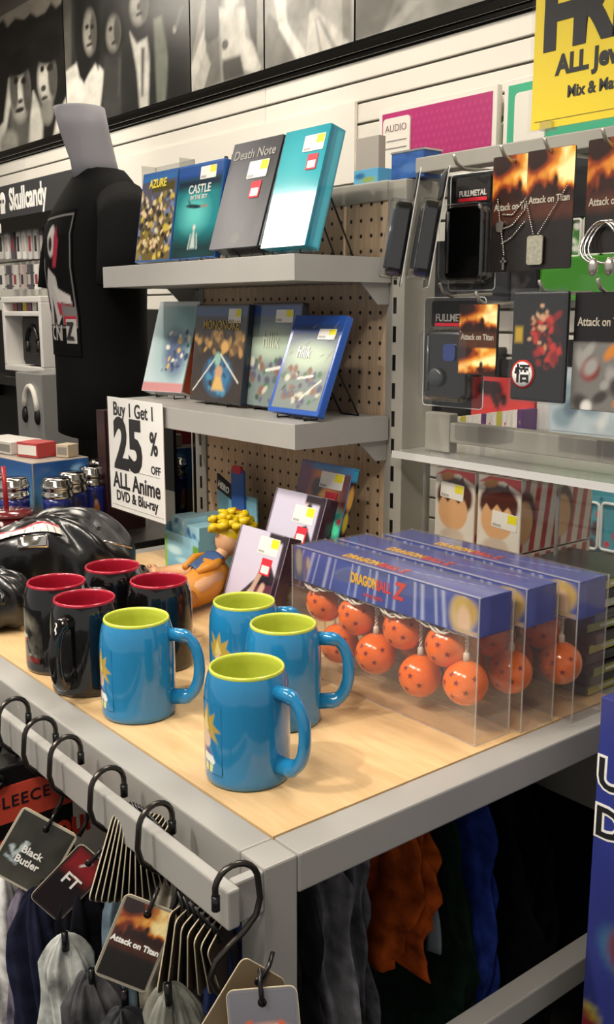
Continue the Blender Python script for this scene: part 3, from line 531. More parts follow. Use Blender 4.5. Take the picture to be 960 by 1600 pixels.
# ================================================================ BOXED STRING LIGHTS
ORANGE = mat('orange_ball', 'f0701c', .18, coat=.5); STAR = mat('star_red', '8a1d10', .4); WCORD = mat('cord_white', 'd9d2c4', .5)
def star(r, n=5): return [(r * (1 if k % 2 == 0 else .42) * math.sin(math.pi * k / n), r * (1 if k % 2 == 0 else .42) * math.cos(math.pi * k / n)) for k in range(2 * n)]
LX, LY, LZ = .352, .062, .184
SPOTSB = [(.034, .100), (.110, .100), (.195, .101), (.278, .102), (.065, .046), (.148, .055), (.226, .045), (.310, .062)]
def lightbox(full):
    t = thing('string_light_box', 'x', 'boxed lights', group='boxed orange ball string lights')
    H0 = .134
    e = .0006
    b = MB().box(0, LX, 0, LY, 0, LZ); b.build('clear_box', CLEARH, t)
    ed = MB()
    for x in (0, LX):
        for y in (0, LY): ed.box(x - .0007, x + .0007, y - .0007, y + .0007, 0, LZ)
    for y in (0, LY): ed.box(0, LX, y - .0005, y + .0005, -.0, .001)
    for x in (0, LX): ed.box(x - .0005, x + .0005, 0, LY, 0, .001)
    ed.build('folded_edge', clear('plastic_edge', (.95, .93, .9), .2, .2, .95, .22), t)
    hd = MB().box(.002, LX - .002, .002, LY - .002, H0, LZ - .002).build('header_card', mat('header_blue', '2f3f96', .35), t)
    A = Art(150, 26, '3a4aa0', 7); A.noise(.2, 6, 2)
    for k in range(16):
        x = (k * .37) % 1; A.line(x, -.1, x + .10 * (.5 - x) - .03 + .05, 1.1, .006 + .004 * (k % 3), 'aab2d8', .55)
    A.rect(0, .055, 0, 1, '4a4a6a', .02).ell(.03, .6, .02, .4, '9a8f80', 0, .6).ell(.07, .35, .015, .35, '6d5a7d', 0, .6).ell(.09, .6, .012, .2, 'b09a86', 0, .6)
    A.ell(.925, .45, .055, .5, 'c9b17a', 0, .5).ell(.93, .72, .045, .28, 'c0a24e', 0, .7).ell(.97, .6, .03, .3, 'b8994a', 0, .7).ell(.935, .38, .03, .36, 'd6b596', 0, .5).rect(.9, 1, -.1, .12, 'b9a27c', .05)
    decal('header_print', A, flat(.003, LX - .003, H0 + .001, LZ - .003, .0017), hd, PRINTG)
    T = Art(120, 22, '3d4aa0', 6); T.noise(.15, 5, 6).rect(0, 1, 0, .08, 'c9cce0', .1).line(.3, .2, .9, .8, .02, 'aab2d8', .5)
    decal('top_print', T, topface(.003, LX - .003, .003, LY - .003, LZ - .0015), hd, PRINTG)
    S = Art(24, 20, '323f98', 1.2); S.noise(.15, 4, 3).ell(.1, .5, .2, .6, '4a58b0', 0, .8); decal('end_print', S, sideface(LX - .0016, .003, LY - .003, H0 + .001, LZ - .003), hd, PRINTG)
    YL = mat('ink_logo_yellow', 'e8b21c', .4); RL = mat('ink_logo_red', 'd0242a', .4)
    text('DRAGON', .019, YL, hd, (.125, .0014, H0 + .022), sx=.62, bold=.0007); text('BALL', .019, RL, hd, (.174, .0014, H0 + .0215), sx=.66, bold=.0007); text('Z', .031, RL, hd, (.207, .0014, H0 + .018), sx=.85, bold=.0012, shear=.25)
    text('string lights', .008, RL, hd, (.15, .0014, H0 + .008))
    text('DRAGON', .021, YL, hd, (.09, .016, LZ - .001), rot=(0, 0, 0), sx=.75, bold=.0007); text('BALL Z', .021, RL, hd, (.16, .016, LZ - .001), rot=(0, 0, 0), sx=.75, bold=.0007)
    rad = .0285
    spots = SPOTSB
    for k, (x, zz) in enumerate(spots):
        yy = LY / 2 + (-.003 if k % 2 else .003)
        b = MB().sphere((0, 0, 0), rad, 24, 14).build('ball', ORANGE, t, loc=(x, yy, zz))
        sm = MB(); r_ = random.Random(k)
        dirs = [(-.35, -.75, .1), (.25, -.85, .25), (.05, -.8, -.35), (.6, -.65, -.1), (-.1, -.85, .55), (.7, -.3, .4), (-.6, -.6, -.4)][:5 + k % 3]
        for d in dirs:
            d = Vector(d).normalized(); q = d.to_track_quat('Z', 'Y')
            sm.add([q @ Vector((sx_, sy_, rad * .9985)) for sx_, sy_ in star(.0046)], [tuple(range(10))])
        so = sm.build('star', STAR, b)
        if k >= 4:
            MB().lathe([(.0045, rad - .002), (.004, rad + .009), (.002, rad + .011)], 10).build('socket', WCORD, b)
            c_ = MB(); zt = .131 - zz; z0_ = rad + .010
            for ph in (0, math.pi): c_.tube([(.0016 * math.cos(ph + 7 * q / 16 * 3), .0016 * math.sin(ph + 7 * q / 16 * 3), z0_ + (zt - z0_) * q / 16) for q in range(17)], .0013, 5)
            c_.build('cord', WCORD, b)
    c_ = MB()
    for ph in (0, 2.1): c_.tube([(.02 + .31 * q / 70, .008 + .002 * math.cos(ph + q * .9), .1295 + .003 * math.sin(ph + q * .9) - .004 * math.sin(q * .35)) for q in range(71)], .0017, 5)
    c_.build('twisted_cord', WCORD, t)
    return t
b0 = lightbox(True)
for k, (x, y, l) in enumerate([(-.405, .313, 'clear box of orange ball string lights with blue header, standing beside the mugs'), (-.395, .386, 'clear box of orange ball string lights, middle one of the row of three'), (-.375, .462, 'clear box of orange ball string lights with blue header, nearest the stacked disc cases')]):
    o = b0 if k == 0 else copy_tree(b0)
    o.location = (x, y, ZT + .0008); o['label'] = l
# ================================================================ STACK OF CASES BEHIND THE LIGHT BOXES
cols = ['b7b23a', '2b2d31', '8a8f3a', '3b3f44', 'c4bf52', '1f2124', '9aa04a', '4a4d50', 'd2cda0', '27292c', 'a9a338']
for k in range(11):
    z0 = ZT + .001 + k * .0148; dx = RNG.uniform(-.006, .006)
    t = thing('disc_case', 'thin disc case lying flat in the stack behind the string light boxes', 'disc case', (-.13 + dx, .635, z0), (0, 0, R(RNG.uniform(-3, 3))), 'stacked disc cases beside the light boxes')
    MB().box(-.07, .07, -.088, .055, 0, .014).build('case', mat('stack_' + cols[k], '2a2b2d', .25), t, bevel=.0012)
    MB().box(.0701, .0706, -.086, .053, .0015, .0125).build('spine', mat('spine_' + cols[k], cols[k], .3), t)
    MB().box(.0705, .0708, -.06, .02, .005, .009).build('title_strip', mat('strip_%d' % (k % 2), ['d9d6c8', '30302a'][k % 2], .4), t)

# ================================================================ BLUE COUNTER DISPLAY, TOY DOLL
t = thing('counter_display', 'light blue cardboard counter display tray holding small boxes, header with a blue hammer', 'display', (-.999, .456, ZT + .001), (0, 0, R(-3)))
SKY = mat('sky_card', '7fb4c9', .4); DISPW, DISPD = .135, .125
A = Art(50, 36, '8fc3d6', 1.4); A.rect(0, 1, 0, .16, '4f8a3a', .05).vgrad(.9, .2, '5d9cb9').rect(0, .08, 0, .9, '7fae3a', .02).rect(.84, 1, 0, .85, '5f9a2c', .03).ell(.3, .6, .2, .1, 'b9dbe2', 0, .7).ell(.6, .4, .25, .08, 'a9d2dd', 0, .7)
for k in range(12): A.rect(.08 * k, .08 * k + .035, .02, .12, 'b8d29a', .01)
MB().box(0, DISPW, 0, .002, 0, .085).build('front_panel', SKY, t); decal('front_print', A, flat(0, DISPW, 0, .085, -.0006), t, PRINTS)
MB().box(0, .002, .002, DISPD, 0, .10).build('side_panel', SKY, t); MB().box(DISPW - .002, DISPW, .002, DISPD, 0, .11).build('side_panel', SKY, t)
MB().box(0, DISPW, .002, DISPD, 0, .002).build('bottom', SKY, t)
MB().box(-.002, DISPW + .01, DISPD, DISPD + .003, 0, .155).build('header', SKY, t)
h = MB().prism(rrect(.062, .108, .125, .205, .006), DISPD - .006, DISPD - .001).build('hammer_cutout', mat('hammer_blue', '3560a8', .4), t)
MB().prism(rrect(.068, .102, .197, .212, .006), DISPD - .008, DISPD - .002).build('red_cap', mat('hammer_red', 'c4243a', .4), h)
MB().prism([(.072, .075), (.086, .065), (.100, .075), (.100, .126), (.072, .126)], DISPD - .007, DISPD - .002).build('red_panel', mat('panel_red', 'c8402c', .4), h)
for x in (.077, .086, .095): MB().box(x - .0015, x + .0015, DISPD - .0078, DISPD - .0069, .08, .122).build('yellow_stripe', mat('stripe_yellow', 'd9a93a', .4), h)
pl = MB().prism([(.004, .155), (.058, .14), (.058, .152), (.058, .168), (.004, .187)], DISPD - .004, DISPD).build('name_plate', INK, t)
text('HERO', .018, INKW, t, (.008, DISPD - .0046, .162), rot=(R(90), R(16), 0), sx=.9, bold=.0006)
for k, (x, y, hh, l) in enumerate([(.006, .012, .112, 'pale blue small toy box at the front left of the counter display'), (.068, .012, .102, 'pale blue small toy box at the open front of the counter display'), (.006, .068, .108, 'pale blue small toy box at the back of the counter display'), (.068, .068, .108, 'pale blue small toy box at the back of the counter display')]):
    q = thing('toy_box', 'small pale blue toy carton packed in the blue counter display', 'toy box', (0, 0, 0), group='toy cartons in the counter display')
    q.location = Matrix.Rotation(R(-3), 4, 'Z') @ Vector((x, y, 0)) + Vector((-.999, .456, ZT + .0035)); q.rotation_euler = (0, 0, R(-3))
    MB().box(0, .058, 0, .05, 0, hh).build('carton', mat('carton_sky', '9fcbd8', .4), q, bevel=.001)
    A = Art(20, 34, 'a5d0dc', .6); A.blobs(8, (.1, .9, .5, .95), .16, ['5f8fb8', 'e2e8e4', '86bdd0', '3f6fa0'], k + 2, .8).ell(.65, .62, .2, .1, 'a4c83a', 0, .4)
    decal('carton_print', A, flat(.001, .057, .002, hh - .002, -.0005), q, PRINTS)
# generic toy doll lying on its back: one body mesh + hair + clothes
SKIN = mat('doll_skin', 'd3a077', .45); YEL = mat('doll_hair', 'd8b916', .4); ORG = mat('doll_suit', 'c98324', .6); NAVY = mat('doll_shirt', '32507f', .6)
t = thing('toy_doll', 'toy doll with curly yellow hair and orange suit lounging beside the blue display', 'doll', (-.797, .375, ZT + .013), (0, 0, 0))
b = MB()
hd = (.014, .088, .088)
b.sphere(hd, .030, 18, 14, sc=(.9, .85, 1.0)); b.tube([(.02, .055, .055), (.014, .085, .076)], .013, 10)
b.tube([(.055, -.03, .016), (.05, .0, .022), (.035, .03, .032), (.02, .055, .048)], [.026, .030, .036, .022], 14)
b.tube([(.01, .035, .04), (-.045, .01, .03), (-.085, -.003, .02)], [.016, .0135, .011], 10); b.tube([(.06, .03, .04), (.075, -.02, .03), (.055, -.06, .022)], [.016, .0135, .011], 10)
for c_, dr in (((-.095, -.006, .02), (-1, -.2, .1)), ((.048, -.068, .02), (-.6, -.8, 0))):
    d = Vector(dr).normalized(); b.sphere(c_, .0135, 12, 8, sc=(1, .9, .9)); p = d.orthogonal().normalized(); 
    for q in range(4):
        o_ = Vector((0, 0, 1)) * (.008 - q * .0055); c0 = Vector(c_) + d * .010 + o_; b.tube([c0, c0 + d * .008, c0 + d * .007 - p * .004], [.0036, .0036, .003], 6)
    c0 = Vector(c_) + Vector((0, 0, .011)); b.tube([c0, c0 + d * .01], [.004, .003], 6)
b.build('body', SKIN, t)
hr = MB(); hc = Vector(hd) + Vector((0, .006, .012)); hr.sphere(hc, .0285, 16, 10)
for k in range(34):      # soft round curls
    a = k * 2.39996; zc = 1 - (k + .5) / 34 * 1.25; rr_ = math.sqrt(max(0, 1 - zc * zc)); d = Vector((rr_ * math.cos(a), rr_ * math.sin(a), zc))
    if d.y < -.35 and d.z < .35: continue
    c0 = hc + d * .026; hr.tube([c0 + Vector((.009 * math.cos(q * .8 + k), .009 * math.sin(q * .8 + k), .0)) * (1 - q * .06) + d * (.004 + .0022 * q) for q in range(9)], [.0075] * 6 + [.006, .0045, .002], 7)
hr.build('hair', YEL, t)
sg = MB().tube([(.06, -.045, .016), (.052, .0, .0235), (.037, .03, .034), (.028, .042, .04)], [.028, .0325, .0385, .034], 16); sg.build('suit', ORG, t)
MB().grid(lambda u, v: (.035 + (.028) * (u - .5) * 2 * (1 - v * .55) - .012 * v * 0, .044 - .052 * v, .071 - .018 * v + .006 * math.sin(math.pi * u) - .0), 8, 8).build('undershirt', NAVY, t).modifiers.new('t', 'SOLIDIFY').thickness = .002
for sd_ in (-1, 1): MB().tube([(.03 + sd_ * .022, .046, .066), (.035 + sd_ * .032, .02, .064), (.04 + sd_ * .02, -.012, .054)], [.006, .008, .006], 8).build('strap', ORG, t)
for sd_ in (-1, 1): MB().tube([(.065 + sd_ * .012, -.04, .016), (.085 + sd_ * .016, -.085, .016)], [.017, .012], 10).build('trouser_leg', ORG, t)
# ================================================================ BLACK LEATHER BAG
LEA = mat('black_leather', '0d0d0e', .28, bump=.25, nscale=60, coat=.25)
t = thing('leather_bag', 'slumped black leather bag with a white toothed patch and silver buckle', 'bag', (-1.0, .185, ZT + .001), (0, 0, R(44)))
def bag(u, v):
    th = 2 * math.pi * u; ph = math.pi * (v - .5)
    cx, sx_ = math.cos(th), math.sin(th); cp = max(0, math.cos(ph)) ** .6; sp = math.copysign(abs(math.sin(ph)) ** .8, math.sin(ph))
    fold = .006 * math.sin(5 * th + 6 * v) * cp + .005 * math.sin(9 * th - 8 * v + 1) * cp + .004 * math.sin(14 * (cx + v))
    rx, ry, rz = .185 + fold, .095 + fold, .066 + fold * .7
    x = rx * math.copysign(abs(cx) ** .8, cx) * cp; y = ry * math.copysign(abs(sx_) ** .8, sx_) * cp
    zz = .066 + rz * sp * (1 + .25 * math.sin(2.2 * x * 8 + .5)) + .02 * (cp) * math.sin(x * 14 + 1.0) * (sp > 0)
    return (x, y, max(.0005, zz))
MB().grid(bag, 80, 36, wrap=True).build('body', LEA, t)
def on_bag(u, v, off=1.03): q = bag(u, v); return (q[0] * off, q[1] * off - .001, .05 + (q[2] - .05) * off)
MB().grid(lambda u, v: on_bag(.755 + .035 * u, .57 + .09 * v, 1.05), 6, 6).build('buckle', CHROME, t).modifiers.new('t', 'SOLIDIFY').thickness = .004
A = Art(50, 26, 'd9d4cb', 2.0); A.rect(0, 1, .66, 1, 'a51f30', .06)
for k in range(9): A.line(.02 + k * .12, 0, .05 + k * .115, .7, .012, '6b655d', .8); A.ell(.06 + k * .12, .66, .05, .1, 'd9d4cb', 0, .4)
decal('toothed_patch', A, lambda u, v: on_bag(.72 + .10 * u, .69 + .10 * v), t, PRINTS)
for k in range(3): MB().tube([(-.2 + .02 * k + .02 * q, -.085 - .02 * math.sin(q * .5 + k), .03 + .03 * math.sin(q * .45 + k) + .012 * k) for q in range(10)], .006, 7).build('strap', LEA, t)
MB().tube([(.1 + .0, -.06, .11), (.15, -.05, .115), (.19, -.03, .1)], .0022, 6).build('zipper_pull', CHROME, t)
zp = MB()
for k in range(10): zp.box(.02 + k * .012, .026 + k * .012, -.035, -.028, .142 - .0012 * k, .147 - .0012 * k)
zp.build('zipper', CHROME, t)
t = thing('leather_pouch', 'small black leather pouch sagging in front of the leather bag', 'pouch', (-.875, .045, ZT + .001), (0, 0, R(20)))
def pouch(u, v):
    th = 2 * math.pi * u; ph = math.pi * (v - .5); cp = max(0, math.cos(ph)) ** .6; sp = math.copysign(abs(math.sin(ph)) ** .8, math.sin(ph)); f_ = .004 * math.sin(6 * th + 5 * v)
    return ((.085 + f_) * math.cos(th) * cp, (.05 + f_) * math.sin(th) * cp, max(.0005, .048 + (.047 + f_) * sp))
MB().grid(pouch, 48, 24, wrap=True).build('body', LEA, t)
MB().tube([(.08 * math.cos(q * .35), -.045 + .01 * math.sin(q), .06 + .03 * math.sin(q * .35)) for q in range(10)], .005, 7).build('strap', LEA, t)

# ================================================================ HANGING BAY (right of the shelves)
t = thing('hanging_bay', 'grey metal cross bars and clear panel holding hooks of jewellery cards', 'display rack', (-.2, .66, 0))
MB().box(-.302, .6, -.018, .018, 1.628, 1.652).build('top_bar', GREYD, t, bevel=.002)
MB().box(-.262, .6, -.018, .012, 1.204, 1.236).build('lower_bar', GREYD, t, bevel=.002)
MB().box(-.265, -.21, -.02, .0, 1.187, 1.25).build('end_plate', GREYD, t, bevel=.002)
MB().box(.56, .6, -.03, .03, 0, 1.66).build('upright', GREYD, t, bevel=.002)
MB().box(-.29, .56, .0, .004, 1.236, 1.628).build('clear_panel', clear('panel_clear', (1, 1, 1), .06, .03, .97), t)
HK = []
def hook(x, z, l_=.115):
    MB().tube([(x + .2, .0, z), (x + .2, -l_ * .8, z - .004), (x + .2, -l_ * .93, z + .002), (x + .2, -l_, z + .014)], .0026, 7).build('peg_hook', ZINC, t)
for p_ in ((-.2445, 1.617), (-.172, 1.617), (-.085, 1.617), (-.33, 1.615), (-.35, 1.438), (-.28, 1.425), (-.17, 1.438), (-.08, 1.438)): hook(*p_)
def fire_art(nx=44, ny=86, asp=.5, lo=.56):
    A = Art(nx, ny, '1d1917', asp).flames(lo, 1.05, 5).rect(-.1, 1.1, lo - .13, lo + .02, '47261a', .08).noise(.2, 9, 2)
    return A
def hang_card(name, label, cat, x0, x1, z0, z1, y, art, title=None, tz=.5, m=PRINTS, group=None, th=.0012, base='1b1a1a'):
    t = thing(name, label, cat, ((x0 + x1) / 2, y, z0), group=group); W_ = x1 - x0; H_ = z1 - z0
    MB().prism(rrect(-W_ / 2, W_ / 2, 0, H_, .003), 0, th).build('backing_card', mat('card_' + base, base, .5), t)
    if art: decal('card_print', art, flat(-W_ / 2 + .0006, W_ / 2 - .0006, .0006, H_ - .0006, -.0005), t, m)
    if title: text(title, W_ * .165, INKG if title != 'Attack on Titan' else mat('ink_tan', 'a39a8c', .4), t, (0, -.0011, H_ * tz), align='CENTER', sx=.82, bold=.0003)
    return t, W_, H_
def chain(pts, r=.0011, lk=.0030):
    b = MB(); P = [Vector(p) for p in pts]
    for i in range(len(P) - 1):
        n = max(2, int((P[i + 1] - P[i]).length / lk))
        for k in range(n):
            c = P[i].lerp(P[i + 1], (k + .5) / n); b.sphere(c, r * 1.35, 6, 4)
    return b
SILV = mat('silver', 'c4c0b6', .25, .9)
c1, W_, H_ = hang_card('necklace_card', 'dark card with fiery top and three silver chains ending in a small cross', 'necklace card', -.284, -.205, 1.466, 1.622, .578, fire_art(), 'Attack on Titan', .535, group='jewellery cards on the hooks')
for k, zz in enumerate((.088, .074, .058)): chain([(-.018, -.003, .078 - k * .02), (0, -.003, zz - .012 + .004 * 0), (.02, -.003, zz + .006), (.037, -.003, zz + .022)]).build('chain', SILV, c1)
chain([(-.027, -.003, .1), (-.02, -.003, .06), (-.015, -.003, .04), (-.012, -.003, .022)]).build('chain', SILV, c1)
MB().prism([(-.026, .056), (-.016, .053), (-.014, .066), (-.020, .07), (-.027, .066)], -.005, -.003).build('pendant', SILV, c1)
MB().box(-.0135, -.0105, -.005, -.003, .003, .02).box(-.017, -.007, -.005, -.003, .013, .016).build('cross_pendant', SILV, c1)
c2, W_, H_ = hang_card('necklace_card', 'dark card with fiery top and a single silver dog tag on a chain', 'necklace card', -.211, -.134, 1.467, 1.620, .562, fire_art(), 'Attack on Titan', .56, group='jewellery cards on the hooks')
chain([(-.036, -.003, .09), (-.021, -.004, .045)], .0009).build('chain', SILV, c2); chain([(-.014, -.004, .045), (.03, -.003, .104)], .0009).build('chain', SILV, c2)
MB().prism(rrect(-.030, -.004, .006, .044, .004), -.0055, -.0035).build('dog_tag', mat('brushed_silver', 'b5b19f', .35, .7, noise=.2, nscale=200), c2)
c3, W_, H_ = hang_card('bracelet_card', 'dark card with fiery top carrying silver bangles, beside the dog tag card', 'bracelet card', -.125, -.043, 1.485, 1.625, .575, fire_art(44, 70, .58, .5), 'Attack on Titan', .42, group='jewellery cards on the hooks')
for k in range(3): MB().tube([(-.008 + .006 * k + .027 * math.cos(a * .2618), -.012 - .006 * math.sin(a * .2618 * 2), .012 + .026 * math.sin(a * .2618)) for a in range(24)], .0016, 6, closed=True).build('bangle', CHROME, c3)
for x in (-.012, .012): MB().sphere((x, -.018, -.018), .009, 10, 8, sc=(.8, .6, 1.3)).build('charm', SILV, c3)
# blister packs
def blister(name, label, loc, rot, w_, h, body_w, body_h, depth, title=None, red=True):
    t = thing(name, label, 'blister pack', loc, rot, group='clear blister packs on the hooks')
    MB().prism(rrect(-w_ / 2, w_ / 2, 0, h, .006), 0, .0008).build('clear_back', clear('blister_clear', (.72, .72, .70), .14, .12, .72), t)
    prof = [(0, 0), (body_w / 2, body_h)]
    b = MB().prism(rrect(-body_w / 2, body_w / 2, h * .08, h * .08 + body_h, .012), -depth * .75, -.001); b.build('black_item', BLACKG, t, bevel=.004)
    MB().prism(rrect(-body_w / 2 - .006, body_w / 2 + .006, h * .06, h * .10 + body_h, .014), -depth, -.0005).build('blister_shell', clear('shell_clear', (1, 1, 1), .16, .05, .97), t, bevel=.005)
    MB().tube([(a_, .0004, b_) for a_, b_ in rrect(-w_ / 2, w_ / 2, 0, h, .006)], .0009, 5, closed=True).build('rim', clear('rim_pale', (.95, .95, .93), .3, .2, .95, .45), t)
    MB().tube([(-body_w * .38, -depth * .78, h * .1 + body_h * .9), (-body_w * .38, -depth * .78, h * .15)], .002, 6).build('ridge', mat('ridge_grey', '55565a', .2, .3), t)
    MB().prism(rrect(-w_ * .36, w_ * .36, h * .12 + body_h, h * .97, .004), -.0022, -.0012).build('insert_card', mat('insert_dark', '191718', .4), t)
    if title:
        text(title, w_ * .13, mat('ink_steel', 'b8b3ad', .4), t, (0, -.0028, h * .17 + body_h), align='CENTER', sx=.85, bold=.0004)
        MB().box(-w_ * .3, w_ * .3, -.003, -.0024, h * .125 + body_h, h * .155 + body_h).build('red_band', STKR if red else INKG, t)
    return t
blister('blister_pack', 'clear blister pack of black headphones, edge turned outward at the end of the upper hooks', (-.396, .508, 1.447), (R(-9), 0, R(-42)), .085, .165, .062, .105, .034)
blister('blister_pack', 'clear blister pack of black headphones, second of the pair turned edge outward', (-.350, .515, 1.445), (R(-9), 0, R(-40)), .085, .165, .062, .105, .030)
blister('blister_pack', 'clear blister pack with black moulded case, facing out beside the chain card', (-.325, .585, 1.442), (0, 0, R(4)), .085, .165, .07, .105, .03, 'FULLMETAL')
t = blister('blister_pack', 'black blister pack with round earpiece and printed title below the upper hooks', (-.347, .575, 1.270), (0, 0, R(4)), .115, .162, .08, .10, .028, 'FULLMETAL')
MB().lathe([(0, 0), (.014, 0), (.014, .004), (.011, .006), (0, .006)], 24).build('earpiece', mat('smoke_plastic', '3c4043', .2), t, loc=(-.012, -.023, .045), rot=(R(90), 0, 0))
MB().prism(rrect(.0, .022, .07, .095, .006), -.024, -.0215).build('blue_insert', mat('deep_blue', '1c2f6d', .2, coat=.5), t)
A = Art(50, 74, '3a2116', .7).flames(.6, 1.05, 5).flames(.0, .4, 8).rect(-1, 2, .4, .58, '4a2a1a', .06).noise(.2, 9, 9)
hang_card('pin_card', 'small upright card with two fiery scenes and a grey title', 'card', -.316, -.245, 1.322, 1.422, .553, A, 'Attack on Titan', .5, group='jewellery cards on the hooks', th=.004)
# black bag with red figure print and round white badge
t = thing('lanyard_pack', 'black bagged lanyard with red and tan print and a round white badge', 'lanyard', (-.17, .555, 1.292), group='jewellery cards on the hooks')
MB().prism(rrect(-.044, .046, 0, .146, .003), -.008, .0).build('pouch', mat('pouch_black', '141315', .4), t, bevel=.003)
A = Art(40, 60, '161416', .6); A.blobs(44, (.42, .92, .32, .82), .075, ['a5261f', '8a1c1a', 'c7352b', '3a1214', '1c1416'], 3, .9).blobs(18, (.3, .75, .5, .92), .045, ['d6ab84', '3a2018', 'c79468'], 6, .9).rect(.05, .2, .55, .7, 'c9a51c', .04).rect(0, 1, 0, .3, '121113', .08)
decal('pouch_print', A, flat(-.042, .043, .004, .14, -.0085), t, PRINTG)
bd = MB().lathe([(0, 0), (.0195, 0), (.0195, .002), (0, .002)], 28).build('badge', mat('badge_red', 'b3281f', .4), t, loc=(-.021, -.0088, .036), rot=(R(90), 0, 0))
MB().lathe([(0, 0), (.0168, 0), (.0168, .0004), (0, .0004)], 28).build('badge_face', INKW, bd, loc=(0, 0, .0021))
text('悟', .026, INK, bd, (-.0125, -.0085, .0030), rot=(0, 0, 0), bold=.0007)
MB().prism(rrect(-.046, .048, -.002, .15, .003), -.0105, -.0098).build('sleeve', CLEAR, t)
A = fire_art(40, 60, .6, .95); A.rect(-1, 2, .58, 2, '151314', .02).rect(-1, 2, -1, .58, '6a6864', .02).blobs(16, (.05, .95, .02, .52), .14, ['8d8b86', '3a3634', 'b8732e', 'c9c6c0', '7a2420'], 8, .8)
hang_card('accessory_pack', 'bagged accessories with black header and titled card at the end of the hooks', 'accessory pack', -.122, -.03, 1.285, 1.436, .560, A, 'Attack on Titan', .72, group='jewellery cards on the hooks', th=.006)
# yellow sale sign standing on the top bar
t = thing('sale_sign', 'large yellow sale sign with black lettering standing on the top bar', 'sign', (-.274, .645, 1.663))
MB().box(0, .34, -.0015, .0, 0, .28).build('board', mat('sign_yellow', 'ecd11a', .4), t)
MB().box(-.004, .344, -.004, -.0028, -.003, .285).build('sleeve', clear('sleeve', (1, 1, 1), .05, .15, .98), t)
def ys(s, size, x, z, sx=1., bold=0.): text(s, size, INK, t, (x, -.002, z), sx=sx, bold=bold)
ys('FREE', .115, .014, .106, .9, .006); ys('ALL Jewelry', .035, .040, .068, .9, .0014); ys('Mix & Match', .021, .060, .036, .9, .0006)
MB().box(.006, .334, -.0022, -.0014, .010, .0108).build('rule', mat('rule_olive', '8a7d20', .5), t)
for x in (.03, .3): MB().box(x - .01, x + .01, -.008, .006, -.003, .008).build('clip', ACRY, t)
# acrylic shelf and case with character-free striped cartons
t = thing('acrylic_shelf', 'clear acrylic shelf plate below the lower grey bar', 'shelf', (-.14, .60, 1.178))
MB().box(-.36, .49, 0, .30, 0, .007).build('plate', clear('acrylic_plate', (.86, .87, .84), .2, .12, .92, .16), t, bevel=.001)
MB().box(-.36, .5, -.0012, 0, -.004, .0075).build('front_edge', clear('edge_glow', (.8, .82, .8), .25, .2, .8, .5), t)
o = struct(MB().box(-.49, .35, .622, 1.1, .70, .898).build('base_deck', GREYD)); del o['kind']; tag(o, 'grey metal base deck under the striped cartons behind the table', 'deck')
MB().box(-.48, .34, .63, 1.09, 0, .70).build('plinth', BLACK, o)
t = thing('acrylic_case', 'clear acrylic case standing over the striped toy cartons', 'case', (-.45, .625, .899))
for nm, bx in (('front_panel', (0, .27, 0, .003, 0, .265)), ('side_panel', (0, .003, .003, .24, 0, .265)), ('side_panel', (.267, .27, .003, .24, 0, .265)), ('top_panel', (0, .27, 0, .24, .265, .268))): MB().box(*bx).build(nm, clear('case_clear', (.97, .97, .96), .06, .03, .95), t)
for xa in (-.001, .266): MB().box(xa, xa + .005, -.001, .003, 0, .268).build('case_edge', ACRY, t)
def striped(name, label, x, y, z, w_=.086, d=.086, h=.108, seed=1, face=True):
    t = thing(name, label, 'toy box', (x, y, z), group='striped toy cartons')
    MB().box(0, w_, 0, d, 0, h).build('carton', mat('carton_white', 'dcd5cc', .4), t, bevel=.001)
    A = Art(48, 56, 'ddd6cc', w_ / h); A.poly([(0, .9), (.5, 1.1), (1.1, 1.1), (1.1, .8), (.6, .95)], 'b5363a', .02)
    A.ell(.5, .62, .46, .28, '4a2219', 0, .2)
    A.poly([(.1, .6), (.2, .86), (.3, .78), (.42, .95), (.55, .8), (.7, .93), (.78, .78), (.93, .7), (.9, .5), (.1, .5)], '4a2219', .02)
    A.ell(.46, .40, .38, .28, 'd9a878', 0, .1).poly([(.06, .55), (.2, .62), (.32, .52), (.46, .62), (.6, .52), (.74, .62), (.88, .5), (.8, .75), (.1, .75)], '4a2219', .02).ell(.46, .03, .3, .12, 'c9b8a8', 0, .3).ell(.3, .9, .18, .06, 'a56a2a', .2, .4)
    decal('front_print', A, flat(.001, w_ - .001, .001, h - .001, -.0006), t, PRINTS)
    S = Art(40, 50, 'ddd6cc', 1.)
    for k in range(4): S.poly([(k * .33 - .1, 0), (k * .33 + .05, 0), (k * .33 + .25, 1), (k * .33 + .1, 1)], 'b13a3c', .02)
    S.ell(.1, .5, .3, .35, '4a2219', 0, .15).ell(.05, .42, .28, .3, 'd9a878', 0, .15)
    decal('side_print', S, sideface(w_ + .0006, .001, d - .001, .001, h - .001), t, PRINTS)
    T = Art(30, 30, 'e2dcd2', 1.); 
    for k in range(4): T.poly([(k * .3 - .1, 0), (k * .3 + .04, 0), (k * .3 + .2, 1), (k * .3 + .06, 1)], 'b13a3c', .02)
    decal('top_print', T, topface(.001, w_ - .001, .001, d - .001, h + .0006), t, PRINTS)
    return t
zb = .9
